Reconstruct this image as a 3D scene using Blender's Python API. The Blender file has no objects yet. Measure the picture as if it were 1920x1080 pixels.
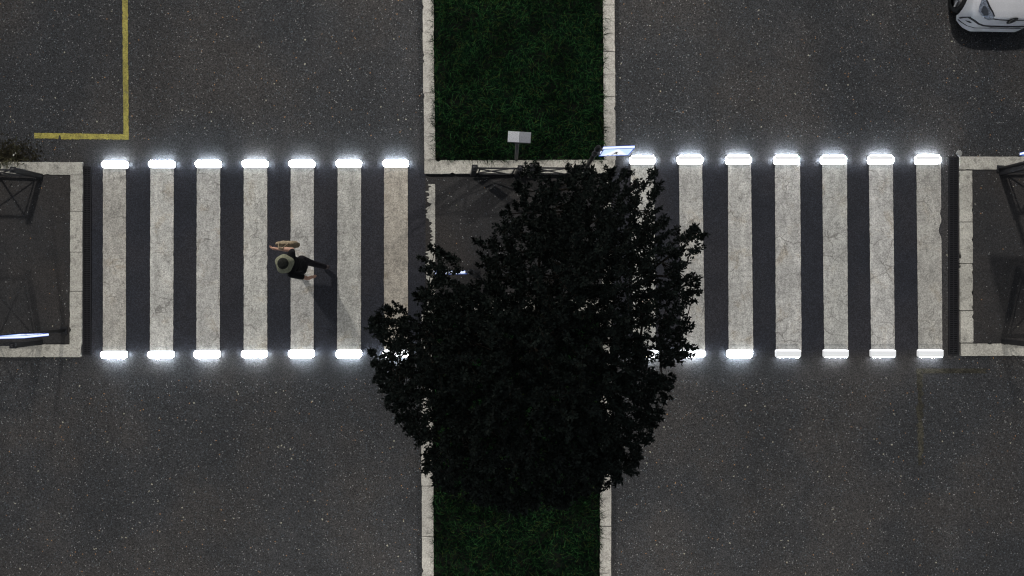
import bpy, bmesh, math, random
import numpy as np
from mathutils import Vector, Matrix, noise
from mathutils.bvhtree import BVHTree

random.seed(7)
rng = np.random.default_rng(11)
R = math.radians
SC = bpy.context.scene
COL = SC.collection

# ------------------------------------------------------------------ camera
S = 88.0                       # photo pixels per metre on the road
H = 960.0 / S / 0.75           # height of the drone above the road
cam_d = bpy.data.cameras.new("camera")
cam = bpy.data.objects.new("camera", cam_d)
COL.objects.link(cam)
cam.location = (0, 0, H)
cam.rotation_euler = (0, 0, 0)
cam_d.sensor_width = 36
cam_d.lens = 24
cam_d.clip_start = 0.1
cam_d.clip_end = 2000
SC.camera = cam

# ------------------------------------------------------------------ world / exposure
w = bpy.data.worlds.new("World")
SC.world = w
w.use_nodes = True
wn = w.node_tree.nodes
wl = w.node_tree.links
bg = wn["Background"]
sky = wn.new("ShaderNodeTexSky")
sky.sky_type = 'NISHITA'
sky.sun_disc = False
sky.sun_elevation = R(25)
sky.sun_rotation = R(330)
hsv = wn.new("ShaderNodeHueSaturation")   # night haze over the town: nearly colourless
hsv.inputs["Saturation"].default_value = 0.35
wl.new(sky.outputs[0], hsv.inputs["Color"])
wl.new(hsv.outputs[0], bg.inputs[0])
bg.inputs[1].default_value = 0.085
SC.view_settings.view_transform = 'Standard'
SC.view_settings.look = 'None'
SC.view_settings.exposure = 0
SC.view_settings.gamma = 1
SC.cycles.use_denoising = True
SC.cycles.denoiser = 'OPENIMAGEDENOISE'
SC.cycles.denoising_input_passes = 'RGB_ALBEDO_NORMAL'
SC.cycles.max_bounces = 6
SC.cycles.transparent_max_bounces = 8
SC.cycles.sample_clamp_indirect = 2
SC.cycles.sample_clamp_direct = 0
SC.cycles.filter_width = 1.2

LAMP_E = 2.05                   # evenly spread irradiance under each street lamp
LAMP_H = 6.0
LAMP_COL = (1.0, 0.96, 0.905)


def street_light_source(loc, power, spread=0.78, t0=0.85, t1=2.35):
    """Point light with the wide 'batwing' beam of a road luminaire:
    intensity 1/cos^3 so the road is lit evenly, cut off near the horizon."""
    ld = bpy.data.lights.new("street_lamp_light", 'POINT')
    ld.shadow_soft_size = 0.17
    ld.energy = 4 * math.pi * math.pi * LAMP_H ** 2 * power
    ld.color = LAMP_COL
    ld.use_nodes = True
    nt = ld.node_tree
    n, l = nt.nodes, nt.links
    em = n["Emission"]
    tc = n.new("ShaderNodeTexCoord")
    sep = n.new("ShaderNodeSeparateXYZ")
    l.new(tc.outputs["Normal"], sep.inputs[0])

    def mth(op, a, b=None, c=None, clamp=False):
        m = n.new("ShaderNodeMath")
        m.operation = op
        m.use_clamp = clamp
        for i, v in enumerate((a, b, c)):
            if v is None:
                continue
            if isinstance(v, (int, float)):
                m.inputs[i].default_value = v
            else:
                l.new(v, m.inputs[i])
        return m.outputs[0]
    down = mth('MAXIMUM', mth('ABSOLUTE', sep.outputs[2]), 0.03)
    below = mth('LESS_THAN', sep.outputs[2], -0.02)
    xs = mth('MULTIPLY', sep.outputs[0], spread)
    t = mth('DIVIDE', mth('SQRT', mth('ADD', mth('MULTIPLY', xs, xs), mth('MULTIPLY', sep.outputs[1], sep.outputs[1]))), down)
    mr = n.new("ShaderNodeMapRange")
    mr.interpolation_type = 'SMOOTHSTEP'
    l.new(t, mr.inputs[0])
    mr.inputs[1].default_value = t0
    mr.inputs[2].default_value = t1
    mr.inputs[3].default_value = 1
    mr.inputs[4].default_value = 0
    g = mth('DIVIDE', 1.0, mth('POWER', down, 3.0))
    f = mth('MULTIPLY', mth('MULTIPLY', mr.outputs[0], g), below)
    l.new(f, em.inputs[1])
    o = bpy.data.objects.new("street_lamp_light", ld)
    COL.objects.link(o)
    o.location = loc
    return o


# ------------------------------------------------------------------ helpers
def W(px, py, z=0.0):
    """point at height z seen at photo pixel (px, py)"""
    s = H / (H - z)
    return Vector(((px - 960) / S / s, (540 - py) / S / s, z))


class MB:
    def __init__(self):
        self.v, self.f, self.mi = [], [], []

    def add(self, vs, fs, m=0):
        o = len(self.v)
        self.v += [tuple(p) for p in vs]
        self.f += [tuple(i + o for i in f) for f in fs]
        self.mi += [m] * len(fs)

    def box(self, c, d, rot=None, m=0, taper=1.0):
        hx, hy, hz = d[0] / 2, d[1] / 2, d[2] / 2
        vs = []
        for sz in (-1, 1):
            t = taper if sz > 0 else 1
            for sx, sy in ((-1, -1), (1, -1), (1, 1), (-1, 1)):
                vs.append(Vector((sx * hx * t, sy * hy * t, sz * hz)))
        if rot is not None:
            vs = [rot @ p for p in vs]
        vs = [p + Vector(c) for p in vs]
        self.add(vs, [(0, 3, 2, 1), (4, 5, 6, 7), (0, 1, 5, 4), (1, 2, 6, 5), (2, 3, 7, 6), (3, 0, 4, 7)], m)

    def tube(self, pts, rad, n=8, m=0, cap=True):
        pts = [Vector(p) for p in pts]
        if isinstance(rad, (int, float)):
            rad = [rad] * len(pts)
        vs, fs = [], []
        up = Vector((0.0123, 0.9, 0.4)).normalized()
        for i, p in enumerate(pts):
            a = pts[max(0, i - 1)]
            b = pts[min(len(pts) - 1, i + 1)]
            t = (b - a).normalized()
            u = t.cross(up)
            if u.length < 1e-3:
                u = t.cross(Vector((1, 0, 0)))
            u.normalize()
            v = t.cross(u)
            for k in range(n):
                an = 2 * math.pi * k / n
                vs.append(p + (u * math.cos(an) + v * math.sin(an)) * rad[i])
        for i in range(len(pts) - 1):
            for k in range(n):
                a, b = i * n + k, i * n + (k + 1) % n
                fs.append((a, b, b + n, a + n))
        if cap:
            fs.append(tuple(range(n - 1, -1, -1)))
            fs.append(tuple((len(pts) - 1) * n + k for k in range(n)))
        self.add(vs, fs, m)

    def prism(self, poly, z0, z1, m=0, inset=0.0, bev=0.0):
        """vertical prism over a ccw polygon, with optional bevelled top edge"""
        n = len(poly)
        cx = sum(p[0] for p in poly) / n
        cy = sum(p[1] for p in poly) / n
        rings = [[(p[0], p[1], z0) for p in poly]]
        if bev > 0:
            rings.append([(p[0], p[1], z1 - bev) for p in poly])
            ring = []
            for p in poly:
                d = Vector((cx - p[0], cy - p[1]))
                d.normalize()
                ring.append((p[0] + d.x * bev * 1.3, p[1] + d.y * bev * 1.3, z1))
            rings.append(ring)
        else:
            rings.append([(p[0], p[1], z1) for p in poly])
        vs = [p for r in rings for p in r]
        fs = []
        for r in range(len(rings) - 1):
            for k in range(n):
                a, b = r * n + k, r * n + (k + 1) % n
                fs.append((a, b, b + n, a + n))
        fs.append(tuple(range(n - 1, -1, -1)))
        fs.append(tuple((len(rings) - 1) * n + k for k in range(n)))
        self.add(vs, fs, m)

    def build(self, name, mats, parent=None, smooth=False):
        me = bpy.data.meshes.new(name)
        me.from_pydata(self.v, [], self.f)
        if not isinstance(mats, (list, tuple)):
            mats = [mats]
        for m in mats:
            me.materials.append(m)
        me.polygons.foreach_set("material_index", self.mi)
        if smooth:
            me.polygons.foreach_set("use_smooth", [True] * len(self.f))
        me.update()
        o = bpy.data.objects.new(name, me)
        COL.objects.link(o)
        if parent:
            o.parent = parent
        return o


def tag(o, label=None, cat=None, group=None, kind=None):
    if label:
        o["label"] = label
    if cat:
        o["category"] = cat
    if group:
        o["group"] = group
    if kind:
        o["kind"] = kind
    return o


def empty(name, loc=(0, 0, 0), rz=0.0):
    o = bpy.data.objects.new(name, None)
    o.empty_display_size = 0.2
    COL.objects.link(o)
    o.location = loc
    o.rotation_euler = (0, 0, rz)
    return o


def copy_tree(o, parent=None):
    c = o.copy()
    COL.objects.link(c)
    c.parent = parent
    if parent:
        c.matrix_parent_inverse = o.matrix_parent_inverse.copy()
    for ch in list(o.children):
        copy_tree(ch, c)
    return c


# ------------------------------------------------------------------ materials
class NT:
    def __init__(self, name):
        self.m = bpy.data.materials.new(name)
        self.m.use_nodes = True
        self.n = self.m.node_tree.nodes
        self.l = self.m.node_tree.links
        self.b = self.n["Principled BSDF"]
        self.co = self.n.new("ShaderNodeTexCoord").outputs["Object"]

    def node(self, t, **kw):
        x = self.n.new(t)
        for k, v in kw.items():
            setattr(x, k, v)
        return x

    def put(self, sock, v):
        if hasattr(v, "default_value") or hasattr(v, "is_linked"):
            self.l.new(v, sock)
        else:
            sock.default_value = v

    def math(self, op, a, b=None, c=None, clamp=False):
        x = self.node("ShaderNodeMath", operation=op, use_clamp=clamp)
        for i, v in enumerate((a, b, c)):
            if v is not None:
                self.put(x.inputs[i], v)
        return x.outputs[0]

    def noise(self, scale, detail=3, rough=0.55, vec=None, dist=0.0):
        x = self.node("ShaderNodeTexNoise")
        self.l.new(vec or self.co, x.inputs["Vector"])
        x.inputs["Scale"].default_value = scale
        x.inputs["Detail"].default_value = detail
        x.inputs["Roughness"].default_value = rough
        x.inputs["Distortion"].default_value = dist
        return x.outputs["Fac"]

    def cells(self, scale, vec=None):
        x = self.node("ShaderNodeTexVoronoi")
        self.l.new(vec or self.co, x.inputs["Vector"])
        x.inputs["Scale"].default_value = scale
        sp = self.node("ShaderNodeSeparateColor")
        self.l.new(x.outputs["Color"], sp.inputs[0])
        return sp.outputs

    def ramp(self, f, a, b, lo=0.0, hi=1.0, smooth=True):
        x = self.node("ShaderNodeMapRange")
        if smooth:
            x.interpolation_type = 'SMOOTHSTEP'
        self.l.new(f, x.inputs[0])
        for i, v in zip((1, 2, 3, 4), (a, b, lo, hi)):
            x.inputs[i].default_value = v
        return x.outputs[0]

    def mix(self, f, a, b, mode='MIX'):
        x = self.node("ShaderNodeMix", data_type='RGBA', blend_type=mode)
        self.put(x.inputs[0], f)
        for i, v in ((6, a), (7, b)):
            if isinstance(v, tuple):
                v = tuple(v) + (1,) if len(v) == 3 else v
            self.put(x.inputs[i], v)
        return x.outputs[2]

    def grey(self, f):
        x = self.node("ShaderNodeCombineColor")
        for i in range(3):
            self.l.new(f, x.inputs[i])
        return x.outputs[0]

    def bump(self, h, strength=0.3, dist=0.01):
        x = self.node("ShaderNodeBump")
        x.inputs["Strength"].default_value = strength
        x.inputs["Distance"].default_value = dist
        self.l.new(h, x.inputs["Height"])
        self.l.new(x.outputs[0], self.b.inputs["Normal"])

    def scaled(self, sx, sy, sz=1):
        x = self.node("ShaderNodeMapping")
        self.l.new(self.co, x.inputs[0])
        x.inputs["Scale"].default_value = (sx, sy, sz)
        return x.outputs[0]

    def out(self, col=None, rough=0.8, spec=0.3, metal=0.0):
        if col is not None:
            if isinstance(col, tuple):
                col = tuple(col) + (1,)
            self.put(self.b.inputs["Base Color"], col)
        self.put(self.b.inputs["Roughness"], rough)
        self.b.inputs["Specular IOR Level"].default_value = spec
        self.b.inputs["Metallic"].default_value = metal
        return self.m


def plain(name, col, rough=0.6, spec=0.4, metal=0.0, var=0.15, scale=12.0):
    t = NT(name)
    f = t.ramp(t.noise(scale, 4), 0.3, 0.7, 1 - var, 1 + var)
    c = t.mix(1.0, col, t.grey(f), 'MULTIPLY')
    return t.out(c, rough, spec, metal)


def glow(name, col, strength, base=(0.8, 0.8, 0.8)):
    t = NT(name)
    t.b.inputs["Emission Color"].default_value = tuple(col) + (1,)
    t.b.inputs["Emission Strength"].default_value = strength
    return t.out(base, 0.35, 0.4)


def asphalt(name, dark, light, patch=False, specks=1.0, tint=(1, 1, 1)):
    t = NT(name)
    c1 = t.cells(62)
    c2 = t.cells(105)
    c3 = t.cells(40)
    n1 = t.noise(0.38, 4, 0.55)
    n4 = t.noise(0.9, 3, 0.5, vec=t.scaled(1.0, 0.12))
    n2 = t.noise(2.4, 5, 0.6)
    # aggregate grain
    g = t.math('ADD', t.math('MULTIPLY', t.math('POWER', c1[0], 1.6), 0.6), t.math('MULTIPLY', c2[1], 0.4))
    if patch:
        sp = t.node("ShaderNodeSeparateXYZ")
        t.l.new(t.co, sp.inputs[0])
        ay0 = t.math('ABSOLUTE', t.math('SUBTRACT', sp.outputs[1], 0.62))
        ax0 = t.math('ABSOLUTE', t.math('SUBTRACT', t.math('ABSOLUTE', sp.outputs[0]), 5.45))
        fine = t.math('MULTIPLY', t.ramp(ay0, 2.1, 3.0, 1, 0), t.ramp(ax0, 3.6, 4.0, 1, 0))
        g = t.math('ADD', g, t.math('MULTIPLY', t.math('SUBTRACT', 0.43, g), t.math('MULTIPLY', fine, 0.25)))
    col = t.mix(g, dark, light)
    big = t.math('MULTIPLY', t.ramp(n1, 0.3, 0.7, 0.84, 1.16), t.math('MULTIPLY', t.ramp(n2, 0.25, 0.75, 0.90, 1.10), t.ramp(n4, 0.3, 0.7, 0.90, 1.10)))
    col = t.mix(1.0, col, t.grey(big), 'MULTIPLY')
    col = t.mix(t.ramp(n1, 0.42, 0.62, 0.0, 1.0), t.mix(1.0, col, (0.96, 0.99, 1.04), 'MULTIPLY'), t.mix(1.0, col, (1.05, 0.99, 0.95), 'MULTIPLY'))
    if patch:
        # newer, darker surfacing laid where the crossings were painted
        wob = t.math('MULTIPLY', t.math('SUBTRACT', n2, 0.5), 0.25)
        ay = t.math('ABSOLUTE', t.math('ADD', t.math('SUBTRACT', sp.outputs[1], 0.62), wob))
        ax = t.math('ABSOLUTE', t.math('SUBTRACT', t.math('ABSOLUTE', sp.outputs[0]), 5.45))
        m = t.math('MULTIPLY', t.ramp(ay, 1.86, 2.2, 1, 0), t.ramp(ax, 3.55, 3.75, 1, 0))
        dk = t.mix(1.0, col, (0.60, 0.64, 0.80), 'MULTIPLY')
        col = t.mix(m, col, dk)
        sp_k = t.math('LESS_THAN', t.math('ADD', fine, t.math('MULTIPLY', n2, 0.5)), 0.75)
    else:
        sp_k = None
    # pale, rusty and bluish stones caught in the surface
    sw = t.math('GREATER_THAN', c1[1], 1 - 0.011 * specks)
    sb = t.math('GREATER_THAN', c1[2], 1 - 0.018 * specks)
    so = t.math('GREATER_THAN', c1[0], 1 - 0.0011 * specks)
    big_w = t.math('GREATER_THAN', c3[2], 1 - 0.0009 * specks)
    if sp_k is not None:
        sw, sb, so, big_w = [t.math('MULTIPLY', x, sp_k) for x in (sw, sb, so, big_w)]
    col = t.mix(t.math('MULTIPLY', sb, 0.5), col, (0.11, 0.14, 0.165))
    col = t.mix(t.math('MULTIPLY', sw, 0.75), col, (0.27, 0.27, 0.265))
    col = t.mix(t.math('MULTIPLY', so, 0.8), col, (0.40, 0.21, 0.07))
    col = t.mix(t.math('MULTIPLY', big_w, 0.6), col, (0.45, 0.43, 0.33))
    col = t.mix(1.0, col, tint, 'MULTIPLY')
    t.bump(t.math('ADD', c1[0], c2[1]), 0.10, 0.003)
    return t.out(col, 0.85, 0.25)


def road_paint(name, col, wear=0.4, crack=True):
    t = NT(name)
    oi = t.node("ShaderNodeObjectInfo")
    c1 = t.cells(48)
    c2 = t.cells(90)
    g = t.math('ADD', t.math('MULTIPLY', c1[0], 0.52), t.math('MULTIPLY', c2[1], 0.46))
    n1 = t.noise(1.1, 5, 0.62)
    n2 = t.noise(4.5, 6, 0.72, vec=t.scaled(1.6, 0.5))
    n3 = t.noise(7.0, 5, 0.7, vec=t.scaled(0.5, 2.2))
    n5 = t.noise(2.2, 6, 0.75, dist=0.6)
    v = t.math('MULTIPLY', t.math('ADD', 0.52, g), t.ramp(n1, 0.25, 0.75, 0.80, 1.15))
    v = t.math('MULTIPLY', v, t.ramp(n2, 0.3, 0.72, 1 - wear * 0.55, 1.08))
    v = t.math('MULTIPLY', v, t.ramp(n3, 0.3, 0.52, 1 - wear * 0.35, 1.0))
    c = t.mix(1.0, col, t.grey(v), 'MULTIPLY')
    c = t.mix(1.0, c, oi.outputs["Color"], 'MULTIPLY')
    # brown tyre dirt in blotches
    dirt = t.math('MULTIPLY', t.ramp(n5, 0.50, 0.68), t.ramp(n1, 0.40, 0.62, 0.1, 1.0))
    c = t.mix(t.math('MULTIPLY', dirt, 0.75), c, t.mix(1.0, c, (0.72, 0.65, 0.55), 'MULTIPLY'))
    if crack:
        # broken-up rectangles where the plastic has crazed, and long hairline cracks
        dv = t.node("ShaderNodeVectorMath", operation='ADD')
        nn = t.node("ShaderNodeTexNoise")
        t.l.new(t.co, nn.inputs[0])
        nn.inputs["Scale"].default_value = 3
        nn.inputs["Detail"].default_value = 5
        sc_n = t.node("ShaderNodeVectorMath", operation='SCALE')
        t.l.new(nn.outputs["Color"], sc_n.inputs[0])
        sc_n.inputs["Scale"].default_value = 0.35
        t.l.new(t.co, dv.inputs[0])
        t.l.new(sc_n.outputs[0], dv.inputs[1])
        for metric_scale, lo, hi, msk, amt in ((2.3, 0.010, 0.035, (0.50, 0.60), 0.6), (6.5, 0.015, 0.07, (0.56, 0.64), 0.45)):
            wv = t.node("ShaderNodeTexVoronoi", feature='DISTANCE_TO_EDGE')
            t.l.new(dv.outputs[0], wv.inputs["Vector"])
            wv.inputs["Scale"].default_value = metric_scale
            wv.inputs["Randomness"].default_value = 0.75
            ck = t.math('MULTIPLY', t.ramp(wv.outputs["Distance"], lo, hi, 1, 0), t.ramp(t.noise(1.3 + metric_scale * 0.1, 4), msk[0], msk[1]))
            c = t.mix(t.math('MULTIPLY', ck, amt), c, (0.10, 0.095, 0.085))
        # chips down to the asphalt
        ch = t.math('MULTIPLY', t.ramp(t.noise(16, 5, 0.7), 0.68, 0.74), t.ramp(n5, 0.46, 0.6))
        c = t.mix(t.math('MULTIPLY', ch, 0.8), c, (0.05, 0.05, 0.05))
    t.bump(g, 0.3, 0.004)
    return t.out(c, 0.7, 0.3)


def stone(name, col, dirt=0.35):
    t = NT(name)
    c1 = t.cells(50)
    c2 = t.cells(110)
    g = t.math('ADD', t.math('MULTIPLY', c1[0], 0.45), t.math('MULTIPLY', c2[1], 0.4))
    n1 = t.noise(1.1, 5, 0.65)
    n2 = t.noise(6, 5, 0.7)
    v = t.math('MULTIPLY', t.math('ADD', 0.58, g), t.ramp(n1, 0.25, 0.75, 0.8, 1.15))
    v = t.math('MULTIPLY', v, t.ramp(n2, 0.28, 0.5, 1 - dirt, 1.0))
    c = t.mix(1.0, col, t.grey(v), 'MULTIPLY')
    spot = t.math('MULTIPLY', t.ramp(t.noise(9, 4, 0.7), 0.64, 0.7), t.ramp(n1, 0.45, 0.6))
    c = t.mix(t.math('MULTIPLY', spot, 0.6), c, (0.10, 0.095, 0.07))
    t.bump(t.math('ADD', g, n2), 0.5, 0.008)
    return t.out(c, 0.85, 0.2)


M_road = asphalt("road_asphalt", (0.003, 0.003, 0.0034), (0.069, 0.069, 0.0695), patch=True)
M_pave = asphalt("pavement_asphalt", (0.010, 0.0095, 0.0095), (0.044, 0.042, 0.041), specks=0.35)
M_stripe = road_paint("crosswalk_paint", (0.450, 0.446, 0.426), 0.55)
M_yellow = road_paint("yellow_paint", (0.32, 0.28, 0.062), 0.6)
M_kerb = stone("kerb_stone", (0.37, 0.355, 0.32))
M_kerb2 = stone("kerb_stone_worn", (0.40, 0.385, 0.34), 0.5)
M_joint = plain("kerb_joint_mortar", (0.04, 0.037, 0.033), 0.95, 0.1)
M_soil = plain("soil", (0.004, 0.005, 0.0035), 0.95, 0.1, var=0.4, scale=5)
M_iron = plain("black_painted_iron", (0.012, 0.012, 0.014), 0.55, 0.4, var=0.3)
M_drain = plain("drain_cast_iron", (0.011, 0.011, 0.013), 0.75, 0.25, var=0.3, scale=25)
M_pit = plain("drain_pit", (0.003, 0.003, 0.003), 0.9, 0.1)
M_gal = plain("galvanised_steel", (0.10, 0.10, 0.105), 0.5, 0.4, 0.2)
M_greypole = plain("grey_pole_paint", (0.075, 0.075, 0.08), 0.6, 0.3)
M_lens = glow("led_lens", (0.93, 0.97, 1.0), 4.0)
M_side = glow("led_halo_emitter", (0.80, 0.90, 1.0), 165.0)  # strong emitters added to the bars so the asphalt round them glows
M_side_strong = glow("led_halo_emitter_strong", (0.80, 0.89, 1.0), 195.0)
M_side_dim = glow("led_halo_emitter_dim", (0.85, 0.92, 1.0), 75.0)
M_lens_dim = glow("led_lens_dim", (0.92, 0.96, 1.0), 1.3)
M_refl = glow("led_diffuser_pale", (0.98, 0.985, 1.0), 0.60, (0.28, 0.28, 0.28))
M_refl_dim = glow("led_diffuser_grey", (0.97, 0.985, 1.0), 0.56, (0.25, 0.25, 0.25))
M_house = plain("light_bar_housing", (0.30, 0.30, 0.31), 0.5, 0.4)
M_signblue = glow("sign_panel_blue", (0.70, 0.87, 1.0), 0.9, (0.1, 0.3, 0.7))
M_signwhite = glow("sign_panel_white", (0.93, 0.96, 1.0), 0.97)
M_signedge = glow("sign_edge_blue", (0.10, 0.22, 0.9), 0.35, (0.02, 0.05, 0.4))
M_signtop = glow("sign_case_lit", (0.86, 0.92, 1.0), 1.0, (0.3, 0.4, 0.7))
M_signblack = plain("sign_figure_black", (0.004, 0.006, 0.03), 0.6, 0.3)

# ------------------------------------------------------------------ ground
g = MB()
g.add([(-400, -400, 0), (400, -400, 0), (400, 400, 0), (-400, 400, 0)], [(0, 1, 2, 3)])
tag(g.build("road", M_road), "dark speckled asphalt road on both sides of the grass median", kind='structure')


def sheet(name, pts, z, mat, label=None):
    b = MB()
    b.add([tuple(W(px, py, z)) for px, py in pts], [tuple(range(len(pts)))])
    return tag(b.build(name, mat), label, kind='structure')


# paved refuges (flush with their kerbs)
KP = 0.05
sheet("pavement", [(-900, 646), (131, 646), (131, 327), (-900, 327)], KP - 0.012, M_pave, "dark asphalt pavement inside the left kerb")
sheet("pavement", [(1824, 644), (2800, 644), (2800, 318), (1824, 318)], KP - 0.012, M_pave, "dark asphalt pavement inside the right kerb")
sheet("pavement", [(798, 576), (1148, 576), (1148, 328), (798, 328)], 0.005, M_pave, "dark asphalt refuge in the median beneath the tree")

# kerbs ---------------------------------------------------------------
def kerb_run(p0, p1, wpx, h, mat, step=1.0, seed=0, chips=0.35, first=None, label=None):
    """row of kerb stones from pixel p0 to p1 (centre line on the stone tops), each stone chipped a little"""
    r = random.Random(seed)
    a, b = W(p0[0], p0[1], h), W(p1[0], p1[1], h)
    d = (b - a)
    L = d.length
    d.normalize()
    n = Vector((-d.y, d.x, 0))
    wid = wpx / S / (H / (H - h))
    mb = MB()
    s = 0.0
    cuts = [0.0]
    if first:
        cuts.append(first)
    while cuts[-1] < L - step * 0.5:
        cuts.append(min(L, cuts[-1] + step * r.uniform(0.85, 1.15)))
    cuts[-1] = L
    for c0, c1 in zip(cuts[:-1], cuts[1:]):
        gap = r.uniform(0.004, 0.009)
        m = max(4, int((c1 - c0) / 0.06))
        off = r.uniform(-0.006, 0.006)
        left, right = [], []
        for i in range(m + 1):
            u = c0 + gap + (c1 - c0 - 2 * gap) * i / m
            el = r.gauss(0, 0.0018) - (r.uniform(0.008, 0.035) if r.random() < 0.022 * chips / 0.35 else 0)
            er = r.gauss(0, 0.0018) - (r.uniform(0.008, 0.035) if r.random() < 0.022 * chips / 0.35 else 0)
            left.append(a + d * u + n * (wid / 2 + el + off))
            right.append(a + d * u - n * (wid / 2 + er - off))
        hh = h + r.uniform(-0.003, 0.003)
        # top grid of quads so chipped edges stay clean
        for i in range(m):
            q = [right[i], right[i + 1], left[i + 1], left[i]]
            top = [(p.x, p.y, hh) for p in q]
            mb.add(top, [(0, 1, 2, 3)])
            for e0, e1 in ((0, 1), (2, 3)):
                P0, P1 = top[e0], top[e1]
                mb.add([P0, P1, (P1[0], P1[1], 0.0), (P0[0], P0[1], 0.0)], [(0, 3, 2, 1)])
        for i in (0, m):
            P0, P1 = left[i], right[i]
            mb.add([(P0.x, P0.y, hh), (P1.x, P1.y, hh), (P1.x, P1.y, 0), (P0.x, P0.y, 0)], [(0, 1, 2, 3)])
    # mortar bed seen in the joints
    q = [a + n * (wid / 2 - 0.012), a - n * (wid / 2 - 0.012), b - n * (wid / 2 - 0.012), b + n * (wid / 2 - 0.012)]
    mb.add([(p.x, p.y, h - 0.018) for p in q], [(0, 1, 2, 3)], 1)
    o = mb.build("kerb", [mat, M_joint])
    return tag(o, label, kind='structure')


HK = 0.07
# median north of the refuge
kerb_run((799, -260), (805.5, 300), 20.5, HK, M_kerb, 1.25, 3, 0.8, label="pale stone kerb along the left of the upper grass")
kerb_run((1139, -260), (1143.5, 300), 21.5, HK, M_kerb, 1.1, 4, 0.8, label="pale stone kerb along the right of the upper grass")
kerb_run((795, 313.5), (1154, 312.5), 25, HK, M_kerb2, 1.3, 5, 0.3, first=1.02, label="pale stone kerb across the foot of the upper grass")
# median south of the refuge
kerb_run((801, 588), (802, 1400), 21.5, HK, M_kerb, 1.15, 6, 0.8, label="pale stone kerb along the left of the lower grass")
kerb_run((1137, 588), (1134.5, 1400), 21, HK, M_kerb, 1.2, 7, 0.9, label="pale stone kerb along the right of the lower grass")
kerb_run((795, 575), (1150, 575), 25, HK, M_kerb2, 1.2, 8, 0.3, label="pale stone kerb across the head of the lower grass")
# left platform
kerb_run((-900, 315), (154.5, 315.5), 23.5, KP, M_kerb2, 2.2, 9, 0.5, label="pale kerb on the upper side of the left pavement")
kerb_run((143, 328), (142, 646.5), 22.5, KP, M_kerb2, 0.85, 10, 0.6, first=0.77, label="pale kerb on the inner side of the left pavement")
kerb_run((-900, 658.5), (151.5, 658), 23.5, KP, M_kerb2, 1.6, 11, 0.6, label="pale kerb on the lower side of the left pavement")
# right platform
kerb_run((1799, 306), (2800, 306), 24, KP, M_kerb2, 1.9, 12, 0.4, label="pale kerb on the upper side of the right pavement")
kerb_run((1811.5, 319), (1813, 643), 23.5, KP, M_kerb2, 0.95, 13, 0.7, first=1.1, label="pale kerb on the inner side of the right pavement")
kerb_run((1801.5, 655.5), (2800, 655.5), 23, KP, M_kerb2, 1.7, 14, 0.9, label="pale kerb on the lower side of the right pavement")


# worn flush kerb beside the central refuge
def worn_edge(x0, x1, y0, y1, z, seed, label):
    r = random.Random(seed)
    mb = MB()
    rows = int((y1 - y0) / 0.8)
    prev = None
    for i in range(rows + 1):
        y = y0 + (y1 - y0) * i / rows
        k = noise.noise(Vector((seed * 3.1, y * 0.022, 0))) + 0.55 * noise.noise(Vector((seed, y * 0.09, 5))) + 0.45 * noise.noise(Vector((seed, y * 0.31, 9)))
        k2 = noise.noise(Vector((seed + 9, y * 0.55, 2)))
        xl = x0 + max(0, (x1 - x0) * (0.34 + 0.85 * k + 0.22 * k2))
        xr = x1 - max(0, 2.0 * k2)
        row = (W(xl, y, z), W(xr, y, z)) if xr - xl > 1.2 else None
        if prev and row:
            mb.add([row[0], row[1], prev[1], prev[0]], [(0, 1, 2, 3)])
        prev = row
    return tag(mb.build("kerb", M_kerb2), label, kind='structure')


worn_edge(798, 816, 345, 562, 0.009, 2, "worn flush kerb on the left of the dark refuge")
worn_edge(1128, 1146, 335, 562, 0.009, 5, "worn flush kerb on the right of the dark refuge")


# painted stripes -----------------------------------------------------
def ragged(mb, corners, z, step=0.06, amp=0.0025, seed=0, bites=()):
    """quad tl,tr,br,bl in pixels -> strip with slightly uneven long edges"""
    r = random.Random(seed)
    tl, tr, br, bl = [W(*c, z) for c in corners]
    n = max(2, int((tl - bl).length / step))
    prev = None
    for i in range(n + 1):
        u = i / n
        a = tl.lerp(bl, u)
        b = tr.lerp(br, u)
        d = (b - a).normalized()
        a = a + d * r.gauss(0, amp)
        b = b + d * r.gauss(0, amp)
        for (u0, uw, dep) in bites:
            if abs(u - u0) < uw:
                b = b - d * dep * (1 - abs(u - u0) / uw) ** 0.5
        if prev:
            mb.add([prev[0], a, b, prev[1]], [(0, 1, 2, 3)])
        prev = (a, b)


L_top = [(193, 236), (282, 326), (369, 413), (457, 501), (545, 588.5), (633, 677), (720, 764.5)]
L_bot = [(193, 236), (281, 324.5), (368, 412), (457, 501), (545, 588), (632, 676.5), (720, 765)]
R_top = [(1182, 1226), (1273, 1316.5), (1365, 1408), (1453, 1500), (1541.5, 1588), (1629, 1674), (1718, 1764)]
R_bot = [(1187, 1230), (1277, 1322), (1366, 1412.5), (1455, 1503), (1545.5, 1590), (1633.5, 1678), (1722, 1767)]
TINT = {"left": [(0.88, 0.85, 0.80), (1.06, 1.05, 1.02), (0.95, 0.94, 0.92), (1.08, 1.07, 1.03), (0.98, 0.97, 0.95), (0.95, 0.94, 0.90), (0.86, 0.79, 0.70)],
        "right": [(1.0, 1.0, 0.97), (0.98, 0.97, 0.95), (1.02, 1.01, 0.99), (1.02, 1.01, 1.0), (1.0, 1.0, 0.98), (1.03, 1.02, 1.01), (0.86, 0.84, 0.80)]}
ORD = ["first", "second", "third", "fourth", "fifth", "sixth", "seventh"]
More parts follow.
